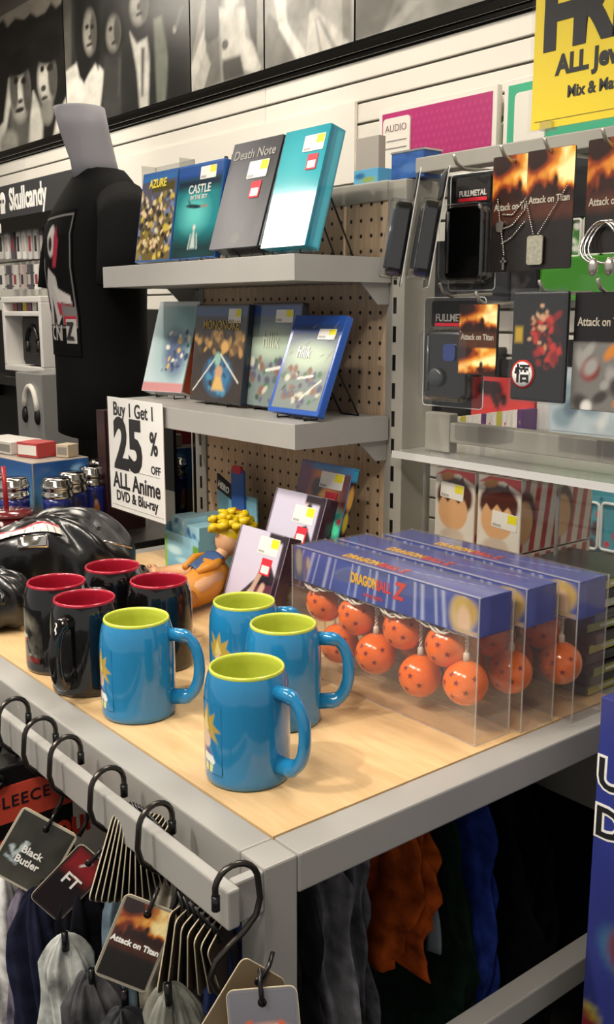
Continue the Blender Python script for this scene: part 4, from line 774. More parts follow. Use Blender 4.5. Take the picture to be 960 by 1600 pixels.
for k, (x, y, z, st_, l) in enumerate([(-.437, .640, zb + .147, 1, 'striped toy carton with brown tuft print, topmost next to the upright'), (-.345, .640, zb + .147, 1, 'striped toy carton with brown tuft print and showing its striped side'), (-.437, .640, zb + .0005, 0, 'striped toy carton in the lower layer inside the acrylic case, by the upright'), (-.345, .640, zb + .0005, 0, 'striped toy carton in the lower layer inside the acrylic case, under the striped side one'),
        (-.345, .735, zb + .147, 0, 'striped toy carton in the upper layer, second row inside the acrylic case'), (-.345, .735, zb + .0005, 0, 'striped toy carton in the lower layer, second row inside the acrylic case')]):
    q = striped('toy_carton', l, x, y, z, h=.115 if z > zb + .1 else .144)
    if st_: sticker(q, .012 if k == 0 else .03, .068 if k == 0 else .036, -.0008, .05, .026, False, rot=4)
for k, (x, y) in enumerate([(-.165, .69), (-.165, .80)]): striped('toy_carton', 'striped toy carton standing outside the acrylic case, %s' % ('front one' if k == 0 else 'behind the front one'), x, y, zb + .0005, h=.112)
# ================================================================ GOODS ON THE BACK WALL
def wall_pack(label, cat, x, z, w_, h, base, blobs=None, seed=1, d=.02, name='hanging_pack', group='packages on the back wall', y=2.095, frame=None):
    t = thing(name, label, cat, (x, y - d, z), group=group)
    MB().prism(rrect(0, w_, 0, h, min(w_, h) * .06), 0, d).build('pack', mat('pack_' + base, base, .3), t)
    A = Art(20, 26, base, w_ / h); A.noise(.15, 4, seed)
    if blobs: A.blobs(9, (.1, .9, .1, .8), .18, blobs, seed, .9)
    decal('pack_print', A, flat(w_ * .05, w_ * .95, h * .05, h * .95, -.0012), t, PRINTS)
    if frame: MB().tube([(px_, -.004, pz_) for px_, pz_ in rrect(w_ * .1, w_ * .9, h * .05, h * .9, w_ * .12)], .005, 6, closed=True).build('bumper_frame', mat('bumper_' + frame, frame, .3), t)
    return t
def P2(x, y): return at_y(x, y, 2.07)
# strip of green phone accessories behind the jewellery cards
for k in range(6):
    p = P2(778 + k * 34, 262 - k * 7); wall_pack('green carded accessory with white bumper frame on the back wall', 'phone case', p.x, p.z, .085, .15, '4f8a3c', ['d8d8d0', '7fb06a', '2f5f2a'], k, frame='cfd2c9', group='green phone cases on the back wall')
for k in range(4):
    p = P2(848 + k * 30, 398 - k * 3); wall_pack('green and white bumper case, second row on the back wall', 'phone case', p.x, p.z - .02, .075, .13, '3f7a34', ['d8d8d0', '9ac48a'], k + 9, frame='d5d5cc', group='green bumper cases on the back wall')
p = P2(838, 470); wall_pack('bright green box hanging low on the back wall', 'box', p.x, p.z, .36, .13, '4c9a2c', ['3f8a28'], 4, .05, 'green_box')
for k in range(5):
    p = P2(640 + k * 42, 470); wall_pack('black boxed electronics on the back wall', 'electronics box', p.x, p.z, .11, .20, '17171a', ['2a2a2e', '0d0d0e', '3a3536'], k, .06, 'electronics_box', 'black electronics boxes on the back wall')
for k in range(7):
    p = P2(648 + k * 46, 655); wall_pack('dark hanging pack on the back wall', 'pack', p.x, p.z, .115, .25 if k != 3 else .2, '1d1c1e', ['333336', '0d0d0e', '55504e'], k + 20, .04, 'hanging_pack', 'dark packs on the back wall')
for k in range(5):
    p = P2(700 + k * 56, 342); wall_pack('dark pack in the row under the green cases', 'pack', p.x, p.z, .14, .22, '1a191b', ['2b2b2f', '0d0d0e'], k + 40, .03, 'hanging_pack', 'dark packs under the green cases')
p = P2(764, 656); t = wall_pack('red square card with black splotches on the back wall', 'card', p.x, p.z - .02, .26, .17, 'cf3a38', None, 3, .05, 'red_card', y=2.03)
A = Art(26, 20, 'cf3a38', 1.5); A.blobs(6, (.1, .55, .55, .95), .12, ['2a1414', '5a1c1c'], 5, .9); decal('splotch_print', A, flat(.01, .25, .01, .16, -.002), t, PRINTS)
p = P2(866, 662); wall_pack('white narrow box beside the red card', 'box', p.x, p.z - .02, .06, .2, 'd9d7d2', None, 3, .05, 'white_box', y=2.03)
p = P2(888, 662); wall_pack('white and sky blue headphone box on the back wall', 'headphone box', p.x, p.z - .02, .26, .2, 'c3d2da', ['8fa8b5', 'e2e8ea', '6a8090'], 6, .06, 'headphone_box', y=2.03)
for k in range(17):
    p = P2(728 + k * 8, 712 - k * .6); wall_pack('slim white disc case standing in a row far behind the acrylic shelf', 'disc case', p.x, p.z, .022, .14, ['d9d4cc', 'e2ddd6', '5a2f6a', 'cfcac2', 'd9d4cc', 'b8b03a', 'dcd8d0'][k % 7], ['c8304a', '8d8a86'] if k % 3 == 1 else None, k, .12, 'disc_case', 'disc cases on the far wall shelf', y=2.03)
for k, (bc, fr) in enumerate([('7a4a58', 'd9dcdc'), ('4a2a33', 'd9dcdc'), ('2f8fa8', 'd9dcdc'), ('3aa0b5', 'd9dcdc')]):
    p = P2(873 + k * 38, 845 + k * 6); wall_pack('teal backed phone case with white bumper frame hanging low on the wall', 'phone case', p.x, p.z, .10, .17, '3f95a8', [bc, bc, 'c8304a'], k, .03, 'phone_case', 'white framed phone cases low on the wall', y=2.05, frame=fr)
p = P2(868, 765); wall_pack('teal blank backing board above the white framed phone cases', 'board', p.x, p.z, .5, .09, '3b9db0', None, 5, .02, 'backing_board', y=2.06)
for k in range(3):
    p = P2(860 + k * 35, 715 + k * 6); wall_pack('white pack with red price mark on the far wall shelf', 'pack', p.x, p.z, .08, .12, 'dcdad4', ['c8304a', '8d8a86'], k, .05, 'hanging_pack', 'white packs on the far wall shelf', y=2.04)
# pink audio sign, green sign, grey panel, backpack sign, blue box
p = at_y(600, 262, 2.06); t = thing('audio_sign', 'magenta sign with white frame and a white AUDIO placard on the wall', 'sign', (p.x - .01, 2.055, 1.86))
W_, H_ = .55, .262
MB().box(0, W_, -.012, .012, 0, H_).build('frame', WHITE, t, bevel=.002)
A = Art(110, 50, 'b23170', 2.2)
for i in range(22):
    for j in range(9): A.ell((i + .5 * (j % 2)) / 21, j / 9, .012, .03, 'c2407f', 0, .6, .7)
decal('print', A, flat(.018, W_ - .018, .018, H_ - .018, -.0128), t, PRINTS)
pl = MB().prism(rrect(.03, .165, .02, .225, .015), -.02, -.0135).build('placard', WHITE, t)
text('AUDIO', .034, mat('ink_mauve', '8a6a70', .5), t, (.042, -.0207, .178)); MB().box(.05, .15, -.021, -.02, .145, .149).box(.04, .15, -.021, -.02, .12, .124).build('rule', INKG, t)
p = at_y(792, 200, 2.06); t = thing('aisle_sign', 'green sign with white frame next to the magenta sign', 'sign', (p.x, 2.055, 1.88))
MB().box(0, .5, -.012, .012, 0, .245).build('frame', WHITE, t, bevel=.002); MB().box(.018, .482, -.0135, -.011, .018, .227).build('print', mat('sign_green', '3fae86', .5), t); MB().prism(rrect(.05, .17, .02, .2, .015), -.02, -.0135).build('placard', WHITE, t)
p = at_y(557, 256, 1.8); t = tag(MB().box(0, .11, 0, .03, 0, .26).build('grey_panel', mat('panel_grey', 'a9a49c', .5), loc=(p.x, 1.8, 1.72)), 'plain grey end panel standing behind the teal box set', 'panel')
MB().box(.02, .09, .0, .03, -1.72, 0).build('post', GREYD, t)
p = at_y(338, 272, 2.06); t = thing('department_sign', 'white sign with thin black lettering on the slatted wall', 'sign', (p.x - 1.3, 2.088, p.z - .12)); MB().box(0, 2.2, -.006, .008, 0, .29).build('board', WHITE, t); text('BACKPACKS', .085, INK, t, (1.33, -.0068, .135), sx=.9)
# small boxes standing on top of the shelving frame
t = thing('boxed_item', 'blue printed box standing on top of the shelving frame by the upright', 'box', (-.56, .665, 1.6225)); MB().box(0, .075, -.02, .02, 0, .042).build('box', mat('box_blue', '2a4f8c', .4), t, bevel=.001)
A = Art(30, 24, '2f5796', 1.4); A.noise(.3, 6, 2).ell(.6, .4, .3, .2, '4a70a8', 0, .7); decal('print', A, flat(.001, .074, .001, .040, -.0206), t, PRINTS); MB().box(-.001, .076, -.021, .021, .0415, .0445).build('silver_lid', CHROME, t)
t = thing('boxed_item', 'clear topped pale blue pack standing on top of the shelving frame', 'box', (-.655, .665, 1.6225)); MB().box(0, .062, -.018, .018, 0, .026).build('box', mat('box_sky', '4d94bd', .4), t, bevel=.001)
A = Art(30, 20, '5fa5c8', 1.6); A.ell(.6, .3, .3, .2, '8aa05a', 0, .7).ell(.25, .6, .2, .2, '2f6a98', 0, .7); decal('print', A, flat(.001, .061, .001, .025, -.0186), t, PRINTS)

# ================================================================ LEFT: SIDE TABLE, CARTON, TUMBLERS, MANNEQUIN
t = thing('side_table', 'dark side table beyond the display table carrying tumblers and a carton', 'table', (-1.75, .45, 0))
MB().box(-.5, .485, -.45, .5, .86, .898).build('table_top', mat('dark_laminate', '2a2724', .4), t, bevel=.003)
for x in (-.47, .45):
    for y in (-.42, .47): MB().box(x - .02, x + .02, y - .02, y + .02, 0, .86).build('leg', BLACK, t)
p = at_d(50, 723, 2.25)
t = thing('carton', 'large carton printed with blue sky over sand, behind the tumblers', 'carton', (p.x, p.y, .8985), (0, 0, R(6)))
hh = p.z - .9
MB().box(-.34, 0, 0, .15, 0, hh).build('box', mat('carton_beige', 'a89c90', .5), t, bevel=.0015)
def skyart(nx, s): A = Art(nx, 40, '2a5c9c', 1.3); A.vgrad(.9, .3, '6aa6c4').rect(-1, 2, -1, .38, 'b99a5a', .15).noise(.15, 6, s); return A
A = skyart(50, 2); A.ell(.8, .85, .12, .08, '7fb2d8', 0, .7); decal('side_print', A, sideface(.0008, .002, .148, .002, hh - .002), t, PRINTS)
A = skyart(50, 3); A.ell(.5, .5, .1, .3, 'd07a2a', 0, .5); decal('front_print', A, flat(-.338, -.002, .002, hh - .002, -.0008), t, PRINTS)
for k, (x, y, w_, d, h, c_, l) in enumerate([(-.30, .02, .15, .09, .03, 'd9d5cf', 'flat white box lying on the sky printed carton'), (-.12, .03, .07, .06, .035, 'b5403f', 'small red and white box lying on the sky printed carton'), (-.045, .09, .035, .04, .03, 'c9b9a0', 'small tan box lying on the sky printed carton')]):
    q = thing('small_box', l, 'box', Vector((p.x, p.y, .8995 + hh)) + Matrix.Rotation(R(6), 3, 'Z') @ Vector((x, y, 0)), (0, 0, R(10 + 8 * k)))
    MB().box(0, w_, 0, d, 0, h).build('box', mat('sbox_' + c_, c_, .5), q, bevel=.001); MB().box(.004, w_ - .004, -.0008, 0, .006, h - .006).build('label_band', WHITE if k == 1 else mat('band_grey', '8d8780', .5), q)
TB = mat('tumbler_navy', '202c78', .2, coat=.5)
def tumbler():
    t = thing('tumbler', 'x', 'tumbler', group='steel lidded tumblers on the side table')
    MB().lathe([(0, 0), (.027, 0), (.029, .003), (.033, .10), (.033, .112)], 28).build('cup', TB, t)
    MB().lathe([(.0335, .112), (.0345, .114), (.0345, .122), (.0325, .124), (.0325, .131), (.0345, .133), (.0345, .141), (.031, .144), (.031, .152), (.026, .156), (0, .156)], 28).build('steel_lid', CHROME, t)
    A = Art(24, 36, '27348a', .7); A.ell(.5, .45, .22, .3, 'c97a2c', 0, .4).ell(.45, .72, .12, .1, 'd9a888', 0, .5).ell(.55, .2, .2, .1, 'd9b28a', 0, .5).ell(.4, .9, .14, .07, '2a1d1a', 0, .5)
    decal('print', A, lambda u, v: ((.0305 + .003 * v) * math.cos(R(-60 + 60 * u)), (.0305 + .003 * v) * math.sin(R(-60 + 60 * u)), .02 + .075 * v), t, PRINTS)
    return t
tm = tumbler()
for k, (px_, d) in enumerate([(88, 2.17), (112, 2.25), (143, 2.34), (160, 2.44), (20, 2.17), (-14, 2.22)]):
    p = at_d(px_, 735, d); o = tm if k == 0 else copy_tree(tm)
    o.location = (p.x, p.y, .8985); o.rotation_euler = (0, 0, R(15 * (k % 2) + 20)); o['label'] = 'navy tumbler with ribbed steel lid on the side table'
# red clear cup with straw
p = at_d(14, 800, 2.05); t = thing('straw_cup', 'dark red translucent cup with straw beside the leather bag', 'cup', (p.x, p.y, .8985))
if p.x > -1.25: t.location.z = ZT + .001
MB().lathe([(0, 0), (.036, 0), (.038, .004), (.047, .10), (.046, .10), (.037, .005), (0, .004)], 30).build('cup', mat('ruby_plastic', '5a141a', .12, coat=.5), t)
MB().lathe([(.049, .10), (.050, .104), (.047, .110), (.012, .112), (0, .112)], 30).build('lid', mat('ruby_lid', '6d2a2c', .1, coat=.5), t)
MB().tube([(-.01, 0, .10), (-.016, .0, .2)], .005, 10).build('straw', mat('straw_red', 'a51d28', .3), t)
text('W-Z', .034, mat('ink_red', 'a8202a', .4), t, (.038, -.022, .045), rot=(R(85), 0, R(62)), bold=.0012)
# dark red pack and black case seen under the left end of the shelves
p = at_d(150, 640, 2.32); t = thing('hanging_pack', 'dark red boxed item behind the white sale sign', 'box', (p.x, p.y, .8985)); MB().box(0, .04, 0, .10, 0, p.z - .898).build('box', mat('maroon_box', '2f1719', .4), t, bevel=.001); MB().box(.0395, .0412, .01, .04, .2, .235).build('label', STK, t)
t = thing('display_case', 'dark display case with glass front standing left of the pegboard', 'case', (-1.258, .64, 0))
MB().box(0, .108, 0, .3, .0, 1.235).build('cabinet', BLACK, t, bevel=.002); MB().box(.005, .1, -.004, -.001, .92, 1.22).build('glass', clear('smoked', (.2, .2, .22), .1, .03, .5), t); MB().box(.085, .089, -.006, -.001, .92, 1.22).build('edge_strip', GREYD, t)
# ---- mannequin in a black shirt
p = at_d(153, 450, 2.6)
t = thing('mannequin', 'grey torso mannequin wearing a black printed t-shirt behind the shelves', 'mannequin', (p.x, p.y, 0), (0, 0, R(-8)))
BASEZ = 1.085
GRM = mat('mannequin_grey', '9a98a0', .5)
def ring(z, rx, ry, cy, n=36, p_=2.4):
    out = []
    for k in range(n):
        a = 2 * math.pi * k / n; c_, s_ = math.cos(a), math.sin(a)
        out.append((rx * math.copysign(abs(c_) ** (2 / p_), c_), cy + ry * math.copysign(abs(s_) ** (2 / p_), s_), z))
    return out
def loft(rings, m=0, cap=True):
    b = MB(); n = len(rings[0]); vs = [q for r_ in rings for q in r_]
    fs = [(i * n + k, i * n + (k + 1) % n, (i + 1) * n + (k + 1) % n, (i + 1) * n + k) for i in range(len(rings) - 1) for k in range(n)]
    if cap: fs += [tuple(range(n))[::-1], tuple((len(rings) - 1) * n + k for k in range(n))]
    return b.add(vs, fs, m, True)
# local frame: x across the shoulders, -y the chest
SH = [(1.09, .185, .105, 0), (1.25, .178, .105, 0), (1.40, .175, .108, 0), (1.52, .185, .115, -.004), (1.60, .195, .112, -.002), (1.66, .20, .10, .004), (1.70, .185, .085, .010), (1.735, .14, .07, .014), (1.757, .09, .062, .018), (1.765, .075, .058, .018)]
TSH = mat('shirt_black', '0b0b0c', .9, spec=.15)
tilt = [(loft([ring(z_, a_, b_, c_) for z_, a_, b_, c_ in SH]))]
body = tilt[0].build('shirt', TSH, t)
for k in range(3):
    pass
for sg in (-1, 1):
    MB().tube([(sg * .17, .008, 1.675), (sg * .215, .006, 1.63), (sg * .238, .0, 1.55), (sg * .245, -.004, 1.475)], [.062, .072, .078, .082], 18).build('sleeve', TSH, t)
NK = [(1.74, .066, .060, .012), (1.79, .060, .058, .002), (1.86, .064, .062, -.018), (1.915, .066, .064, -.030)]
MB_n = loft([ring(z_, a_, b_, c_, p_=2.0) for z_, a_, b_, c_ in NK]); MB_n.build('neck', GRM, t)
loft([ring(1.745, .083, .066, .016, p_=2), ring(1.762, .072, .062, .015, p_=2), ring(1.768, .066, .06, .014, p_=2)], cap=False).build('collar', TSH, t)
MB().tube([(0, 0, .9), (0, 0, 1.12)], .018, 12).lathe([(0, .8985), (.07, .8985), (.07, .908), (.02, .914), (0, .914)], 28).build('stand', STEEL, t)
def chest(u, v):      # follows the front of the torso
    z_ = 1.30 + .36 * v; x = -.125 + .24 * u
    for i in range(len(SH) - 1):
        if SH[i][0] <= z_ <= SH[i + 1][0]:
            f_ = (z_ - SH[i][0]) / (SH[i + 1][0] - SH[i][0]); rx, ry, cy = [SH[i][q] * (1 - f_) + SH[i + 1][q] * f_ for q in (1, 2, 3)]; break
    return (x, cy - ry * (1 - min(.999, abs(x) / rx) ** 2.4) ** (1 / 2.4) - .0025, z_)
A = Art(60, 90, '0c0c0d', .62); A.rect(.02, .98, .20, .97, '8f8d8c', .004).rect(.035, .965, .21, .96, '101011', .004)
A.poly([(.3, .22), (.25, .5), (.4, .62), (.62, .55), (.7, .3), (.55, .22)], 'c9c5c2', .01).ell(.48, .80, .13, .11, 'cfcac6', .2, .2).poly([(.55, .62), (.6, .9), (.72, .8), (.66, .62)], 'b0354a', .02).ell(.46, .78, .06, .05, '28262a', 0, .3).poly([(.5, .5), (.9, .42), (.92, .36), (.6, .38)], 'd6d0cc', .01).poly([(.55, .38), (.92, .35), (.88, .30), (.6, .28)], 'b0354a', .01).poly([(.68, .22), (.68, .36), (.96, .34), (.96, .21)], '7d7b7b', .01).rect(.7, .96, .22, .28, 'b5263f', .01).poly([(.05, .22), (.08, .34), (.3, .3), (.32, .22)], 'a8a4a2', .01).poly([(.08, .45), (.1, .7), (.22, .68), (.2, .42)], '8d8a8a', .02).poly([(.36, .22), (.42, .42), (.5, .22)], '2c2a2c', .02)
A.rect(.5, .98, .05, .15, '101011', .01)
decal('shirt_print', A, chest, t, PRINTC)
zz = [chest(.55 + .1 * k, .09) for k in range(2)]
INKS = mat('ink_shirt', 'b9b6b3', .8)
for u_, s_ in ((.30, 'O'), (.46, 'N'), (.62, 'I')): p0 = chest(u_, .11); text(s_, .055, INKS, t, (p0[0], p0[1] - .003, p0[2]), sx=.8, bold=.001, rot=(R(90), 0, R(12 * u_)))
decal('boxed_letter', Art(6, 6, 'b9b6b3'), lambda u, v: (lambda q: (q[0], q[1] - .0015, q[2]))(chest(.76 + .2 * u, .09 + .17 * v)), t, PRINTC)
p0 = chest(.79, .12); text('Z', .06, INK, t, (p0[0], p0[1] - .0045, p0[2]), sx=.8, bold=.002, rot=(R(90), 0, R(11)))
# ---- far left wall fixtures
p0 = at_y(0, 346, 1.95); p1 = at_y(97, 276, 1.95)
t = thing('header_sign', 'dark grey header sign with white skull mark and lettering on the far wall', 'sign', (p0.x - .5, 1.95, p0.z + .01))
MB().box(0, 1.6, 0, .13, 0, .19).build('board', mat('header_grey', '3a3a3c', .5), t, bevel=.003)
text('Skullcandy', .17, INKW, t, (.66, -.002, .045), sx=.72, bold=.006)
MB().sphere((.56, -.002, .105), .05, 14, 10, sc=(.9, .06, 1.0)).box(.53, .59, -.004, .0, .03, .075).build('skull_mark', INKW, t)
for sx_ in (-1, 1): MB().sphere((.56 + sx_ * .018, -.0055, .10), .013, 10, 8, sc=(1, .1, 1)).build('eye_mark', mat('header_grey', '3a3a3c'), t)
t = thing('brand_strip', 'black strip with white lettering under the header sign', 'sign', (p0.x - .6, 1.93, p0.z - .075)); MB().box(0, 1.5, 0, .15, 0, .08).build('board', BLACK, t); text('ygon', .11, INKW, t, (.48, -.003, .005), bold=.004, sx=.9)
rr = random.Random(11)
for row, (py, hpx, n) in enumerate([(405, 52, 12), (452, 34, 9)]):
    for k in range(n):
        px_ = 0 + k * (9 if row == 0 else 11); p = at_y(px_, py, 1.97); c_ = rr.choice(['d9d7d4', '8d8c8e', '2a2a2c', 'c9c6c2', '55545a', 'b8a9a4', 'e0dedb'])
        q = thing('hanging_pack', 'slim accessory pack hanging on the far wall under the header sign', 'pack', (p.x, 1.97, p.z), group='accessory packs on the far wall')
        w_ = .05; h_ = hpx * .0042
        MB().prism(rrect(0, w_, 0, h_, .006), 0, .015).build('pack', mat('farpack_' + c_, c_, .35), q)
        MB().box(.008, w_ - .008, -.001, 0, h_ * .2, h_ * .6).build('label', mat('farlabel_%d' % (k % 3), ['3a3a3e', 'b5aba6', '8a3a44'][k % 3], .4), q)
p = at_y(8, 578, 1.9); q1 = at_y(72, 462, 1.9); W_ = .56; H_ = q1.z - p.z
t = thing('headphone_display', 'white rounded display frame with boxed headphones on the far wall', 'display', (p.x, 1.9, p.z))
def frame(b, x0, x1, z0, z1, th, d): b.box(x0, x1, 0, d, z0, z0 + th).box(x0, x1, 0, d, z1 - th, z1).box(x0, x0 + th, 0, d, z0 + th, z1 - th).box(x1 - th, x1, 0, d, z0 + th, z1 - th)
b = MB(); frame(b, 0, W_, 0, H_, .035, .16); b.box(.035, W_ - .035, 0, .16, H_ * .74, H_ * .74 + .03).box(.03, W_ - .03, .15, .16, .03, H_ - .03); b.build('frame', mat('display_white', 'e6e3de', .4), t, bevel=.008)
h = MB().prism(rrect(.2, .5, .045, H_ * .72, .04), .04, .14).build('headphone_box', mat('hp_box', '2c2c2f', .3), t)
MB().tube([(.35 + .075 * math.cos(a * .3), .035, .17 + .10 * math.sin(a * .3)) for a in range(11)], .014, 8).build('headband', BLACK, h)
for x in (.275, .425): MB().sphere((x, .035, .15), .04, 14, 10, sc=(.6, .4, 1)).build('ear_cup', STEEL, h)
for k in range(6): MB().box(.06 + k * .07, .115 + k * .07, .05, .1, H_ * .74 + .031, H_ * .74 + .085).build('small_pack', mat('sp_%d' % k, ['8a3a4a', '3a3a3e', 'b5a23a', '7a4a6a', 'c9c6c2', '5a3a2a'][k], .4), t)
p = at_y(0, 600, 1.85); o = MB().box(-.6, 1.2, 0, .24, 0, .05).build('wall_shelf', mat('dark_shelf', '23211f', .5), loc=(p.x, 1.85, p.z)); tag(o, 'dark long shelf under the white headphone display on the far wall', 'shelf'); 
for k in range(2): MB().box(-.4 + 1.2 * k, -.37 + 1.2 * k, .05, .24, -.1, 0).build('bracket', BLACK, o)
p = at_y(30, 692, 1.7); t = thing('headphone_box', 'grey and white clear fronted headphone box on the floor stack of the far wall', 'headphone box', (p.x, 1.7, p.z)); MB().box(0, .34, 0, .2, 0, .40).build('box', mat('hpbox2', '8d8d8b', .3), t, bevel=.005)
MB().box(0.0, .33, .0, .2, -p.z, -.001).build('plinth', BLACK, t); MB().tube([(.2 + .08 * math.cos(a * .3), -.006, .2 + .13 * math.sin(a * .3)) for a in range(11)], .016, 8).build('headband', WHITE, t)
for x in (.12, .28): MB().sphere((x, -.006, .17), .045, 14, 10, sc=(.6, .35, 1)).build('ear_cup', BLACK, t)
o = struct(MB().box(-8.5, -3.2, 2.02, 2.09, .1, 1.42).build('wall_panel', mat('dark_backing', '1b1a1a', .6))); del o['kind']; tag(o, 'dark backing panel low on the far wall behind the headphone displays', 'panel')

# ================================================================ HOOKS, TAGS AND SCARVES ON THE HANGING BAR
yb = -.080; zb_ = .898
def s_hook():
    t = thing('s_hook', 'dark steel s-shaped hook over the grey hanging bar', 'hook', group='hooks on the hanging bar')
    P = []
    for k in range(13): a = R(-25 + 205 * k / 12); P.append((0, .021 * math.cos(a), .003 + .021 * math.sin(a) + .004))
    P += [(0, -.023, -.012), (0, -.019, -.028), (0, -.007, -.041), (.0, .008, -.052), (0, .021, -.063), (0, .027, -.078), (0, .022, -.092), (0, .012, -.103)]
    MB().tube(P, .0031, 9).build('wire', STEEL, t)
    MB().tube([(0, .0205, .002), (0, .0205, -.012)], .0042, 8).build('end_cap', BLACK, t)
    return t
hk = s_hook()
for k, (x, a) in enumerate([(-.13, 6), (-.232, 4), (-.335, 8), (-.405, 3), (-.485, 6), (-.60, 5), (.012, 168)]):
    o = hk if k == 0 else copy_tree(hk)
    o.location = (x, yb, zb_); o.rotation_euler = (0, 0, R(a))
    if k == 6: o['label'] = 'dark steel hook turned around at the bar end, in front of the table leg'
def scarf(label, x, y, zt, zl, rx, ry, col, folds=7, seed=1, name='scarf', cat='scarf', grp='scarves hanging from the bar', fray=None, gather=.35):
    r_ = random.Random(seed); ph = [r_.uniform(0, 6) for _ in range(6)]; rx *= .95; ry *= .95
    t = thing(name, label, cat, (x, y, zl), group=grp); H_ = zt - zl
    def fn(u, v):
        v = v ** 1.6; th = 2 * math.pi * u; g = (gather + (1 - gather) * min(1, (v * 2.2)) ** .8) * min(1, .12 + .88 * (v / .07) ** .5)
        f_ = 1 + .24 * math.sin(folds * th + ph[0] + v * 1.5) + .13 * math.sin((folds * 2 + 1) * th + ph[1] - v * 2) + .1 * math.sin(3 * th + ph[2] + 4 * v) + .07 * math.sin(4 * th + 22 * v + ph[3]) + .05 * math.sin(7 * th - 31 * v + ph[4])
        return (rx * g * f_ * math.cos(th) + .012 * math.sin(v * 6 + ph[3]), ry * g * f_ * math.sin(th) + .010 * math.sin(v * 5 + ph[4]), H_ * (1 - v) + .004 * math.sin(5 * th + ph[5]))
    m_ = col if not isinstance(col, str) else mat('cloth_' + col, col, .9, noise=.6, nscale=34, bump=.6, spec=.1)
    b = MB().grid(fn, 72, 26, wrap=True); n = len(b.v); b.add([fn(k / 24, 0) for k in range(24)], [tuple(range(24))]); b.build('cloth', m_, t)
    MB().tube([(0, 0, H_ - .01), (0, .0, H_ + .012)], .004, 6).build('loop', BLACK, t)
    return t
SC_ = [('white scarf hanging at the left of the tag bundle', -.425, -.125, .735, .25, .030, .04, 'd6d3cf', 5), ('mauve grey scarf beside the white scarf', -.372, -.125, .745, .25, .026, .04, '6a6574', 5), ('near black navy scarf under the black tag fan', -.325, -.12, .75, .25, .026, .04, '1d2033', 6),
       ('black scarf under the black tag fan', -.285, -.10, .77, .25, .024, .04, '131318', 6), ('blue grey striped scarf behind the tag fan', -.245, -.06, .79, .28, .026, .03, '5d6d79', 5), ('pale grey mottled scarf left of the fiery tag', -.24, -.135, .735, .3, .03, .035, 'b5b8b4', 6),
       ('charcoal mottled scarf under the fiery tag', -.178, -.135, .725, .3, .034, .036, '4c4c4f', 7), ('dark camouflage scarf right of the fiery tag', -.115, -.13, .735, .3, .03, .036, '3a3a3e', 7), ('beige cotton scarf tucked behind the bar', -.172, -.036, .83, .3, .028, .024, 'a29c8d', 5),
       ('navy scarf with yellow fleck tucked behind the bar by the leg', -.102, -.036, .82, .3, .026, .024, '27335a', 5), ('olive grey crumpled scarf near the table leg', -.055, -.115, .77, .3, .030, .034, '74756d', 8)]
for k, (l, x, y, zt, zl, rx, ry, c_, fo) in enumerate(SC_): scarf(l, x, y, zt, zl, rx, ry, c_, fo, k + 3, gather=.68)
def tag_card(label, loc, rot, w_=.052, h=.085, art=None, base='b5ae9c', txt=None, group='hang tags on the scarves', tsize=.011, txc=INKW):
    t = thing('hang_tag', label, 'hang tag', loc, rot, group)
    MB().prism(rrect(-w_ / 2, w_ / 2, -h, 0, .007), -.0006, .0006).build('card', mat('tag_edge', 'c4b89c', .6), t)
    for y_ in (-.0009, .0006): MB().prism(rrect(-w_ / 2 + .0006, w_ / 2 - .0006, -h + .0006, -.0006, .0065), y_, y_ + .0003).build('printed_face', mat('tag_' + base, base, .45), t)
    if art is not None: decal('tag_print', art, flat(-w_ / 2 + .003, w_ / 2 - .003, -h + .003, -.003, -.0011), t, PRINTG)
    MB().lathe([(0, 0), (.004, 0), (.004, .0006), (0, .0006)], 14).build('hole', BLACK, t, loc=(0, -.0010, -.012), rot=(R(90), 0, 0))
    MB().tube([(0, .004, .014), (0, -.003, .004), (0, -.0035, -.008), (0, -.0018, -.012)], .0022, 6).build('string', BLACK, t)
    if txt:
        for i, s_ in enumerate(txt.split('|')): text(s_, tsize, txc, t, (0, -.0016, -h * .55 - i * tsize * 1.05), align='CENTER', bold=.0003)
    return t
p = at_y(80, 1282, -.10)
A = Art(30, 44, '3a3934', .6); A.vgrad(.4, -.3, '57554c').poly([(.08, .45), (.16, .5), (.22, .36), (.3, .62), (.4, .6), (.24, .3)], 'b8c4c6', .02).line(.1, .3, .35, .25, .03, '9fb0b5').noise(.2, 6, 3)
tag_card('large dark tag with white lettering and pale blades at the left of the fan', (p.x, p.y, p.z), (R(-10), R(30), R(48)), .074, .088, A, txt='Black|Butler', tsize=.0125)
p = at_y(150, 1336, -.085); A = Art(30, 44, '1a1416', .6); A.rect(0, 1, .62, 1, '8a2226', .2).line(.4, .78, .6, .9, .03, 'd8d2cc')
tag_card('black and red tag with a white monogram hanging in the fan', (p.x, p.y, p.z), (R(-10), R(44), R(48)), .045, .085, A, base='2a2024', txt='FT', tsize=.02)
p = at_y(195, 1292, -.085)
for k in range(14):
    f_ = k / 13
    tag_card('thin dark tag with pale edge fanned out edge-on in the bundle', (p.x + .055 * f_ - .03, p.y + .01 + .002 * k, p.z - .004 + .01 * math.sin(3 * f_) - .012 * f_), (R(8 - 12 * f_), R(34 - 62 * f_), R(132 - 14 * f_)), .045, .088, None, ['1f1b1a', '2a2422', '171516'][k % 3], group='tags fanned edge-on')
    q = bpy.data.objects[-1] if False else None
p = at_y(252, 1404, -.098); A = fire_art(36, 56, .65, .5)
tag_card('fiery tag with grey title hanging over the charcoal scarf', (p.x, p.y - .01, p.z), (R(-14), R(22), R(48)), .056, .084, A, base='8a8478', txt='Attack on Titan', tsize=.0078)
p = at_y(280, 1416, -.085)
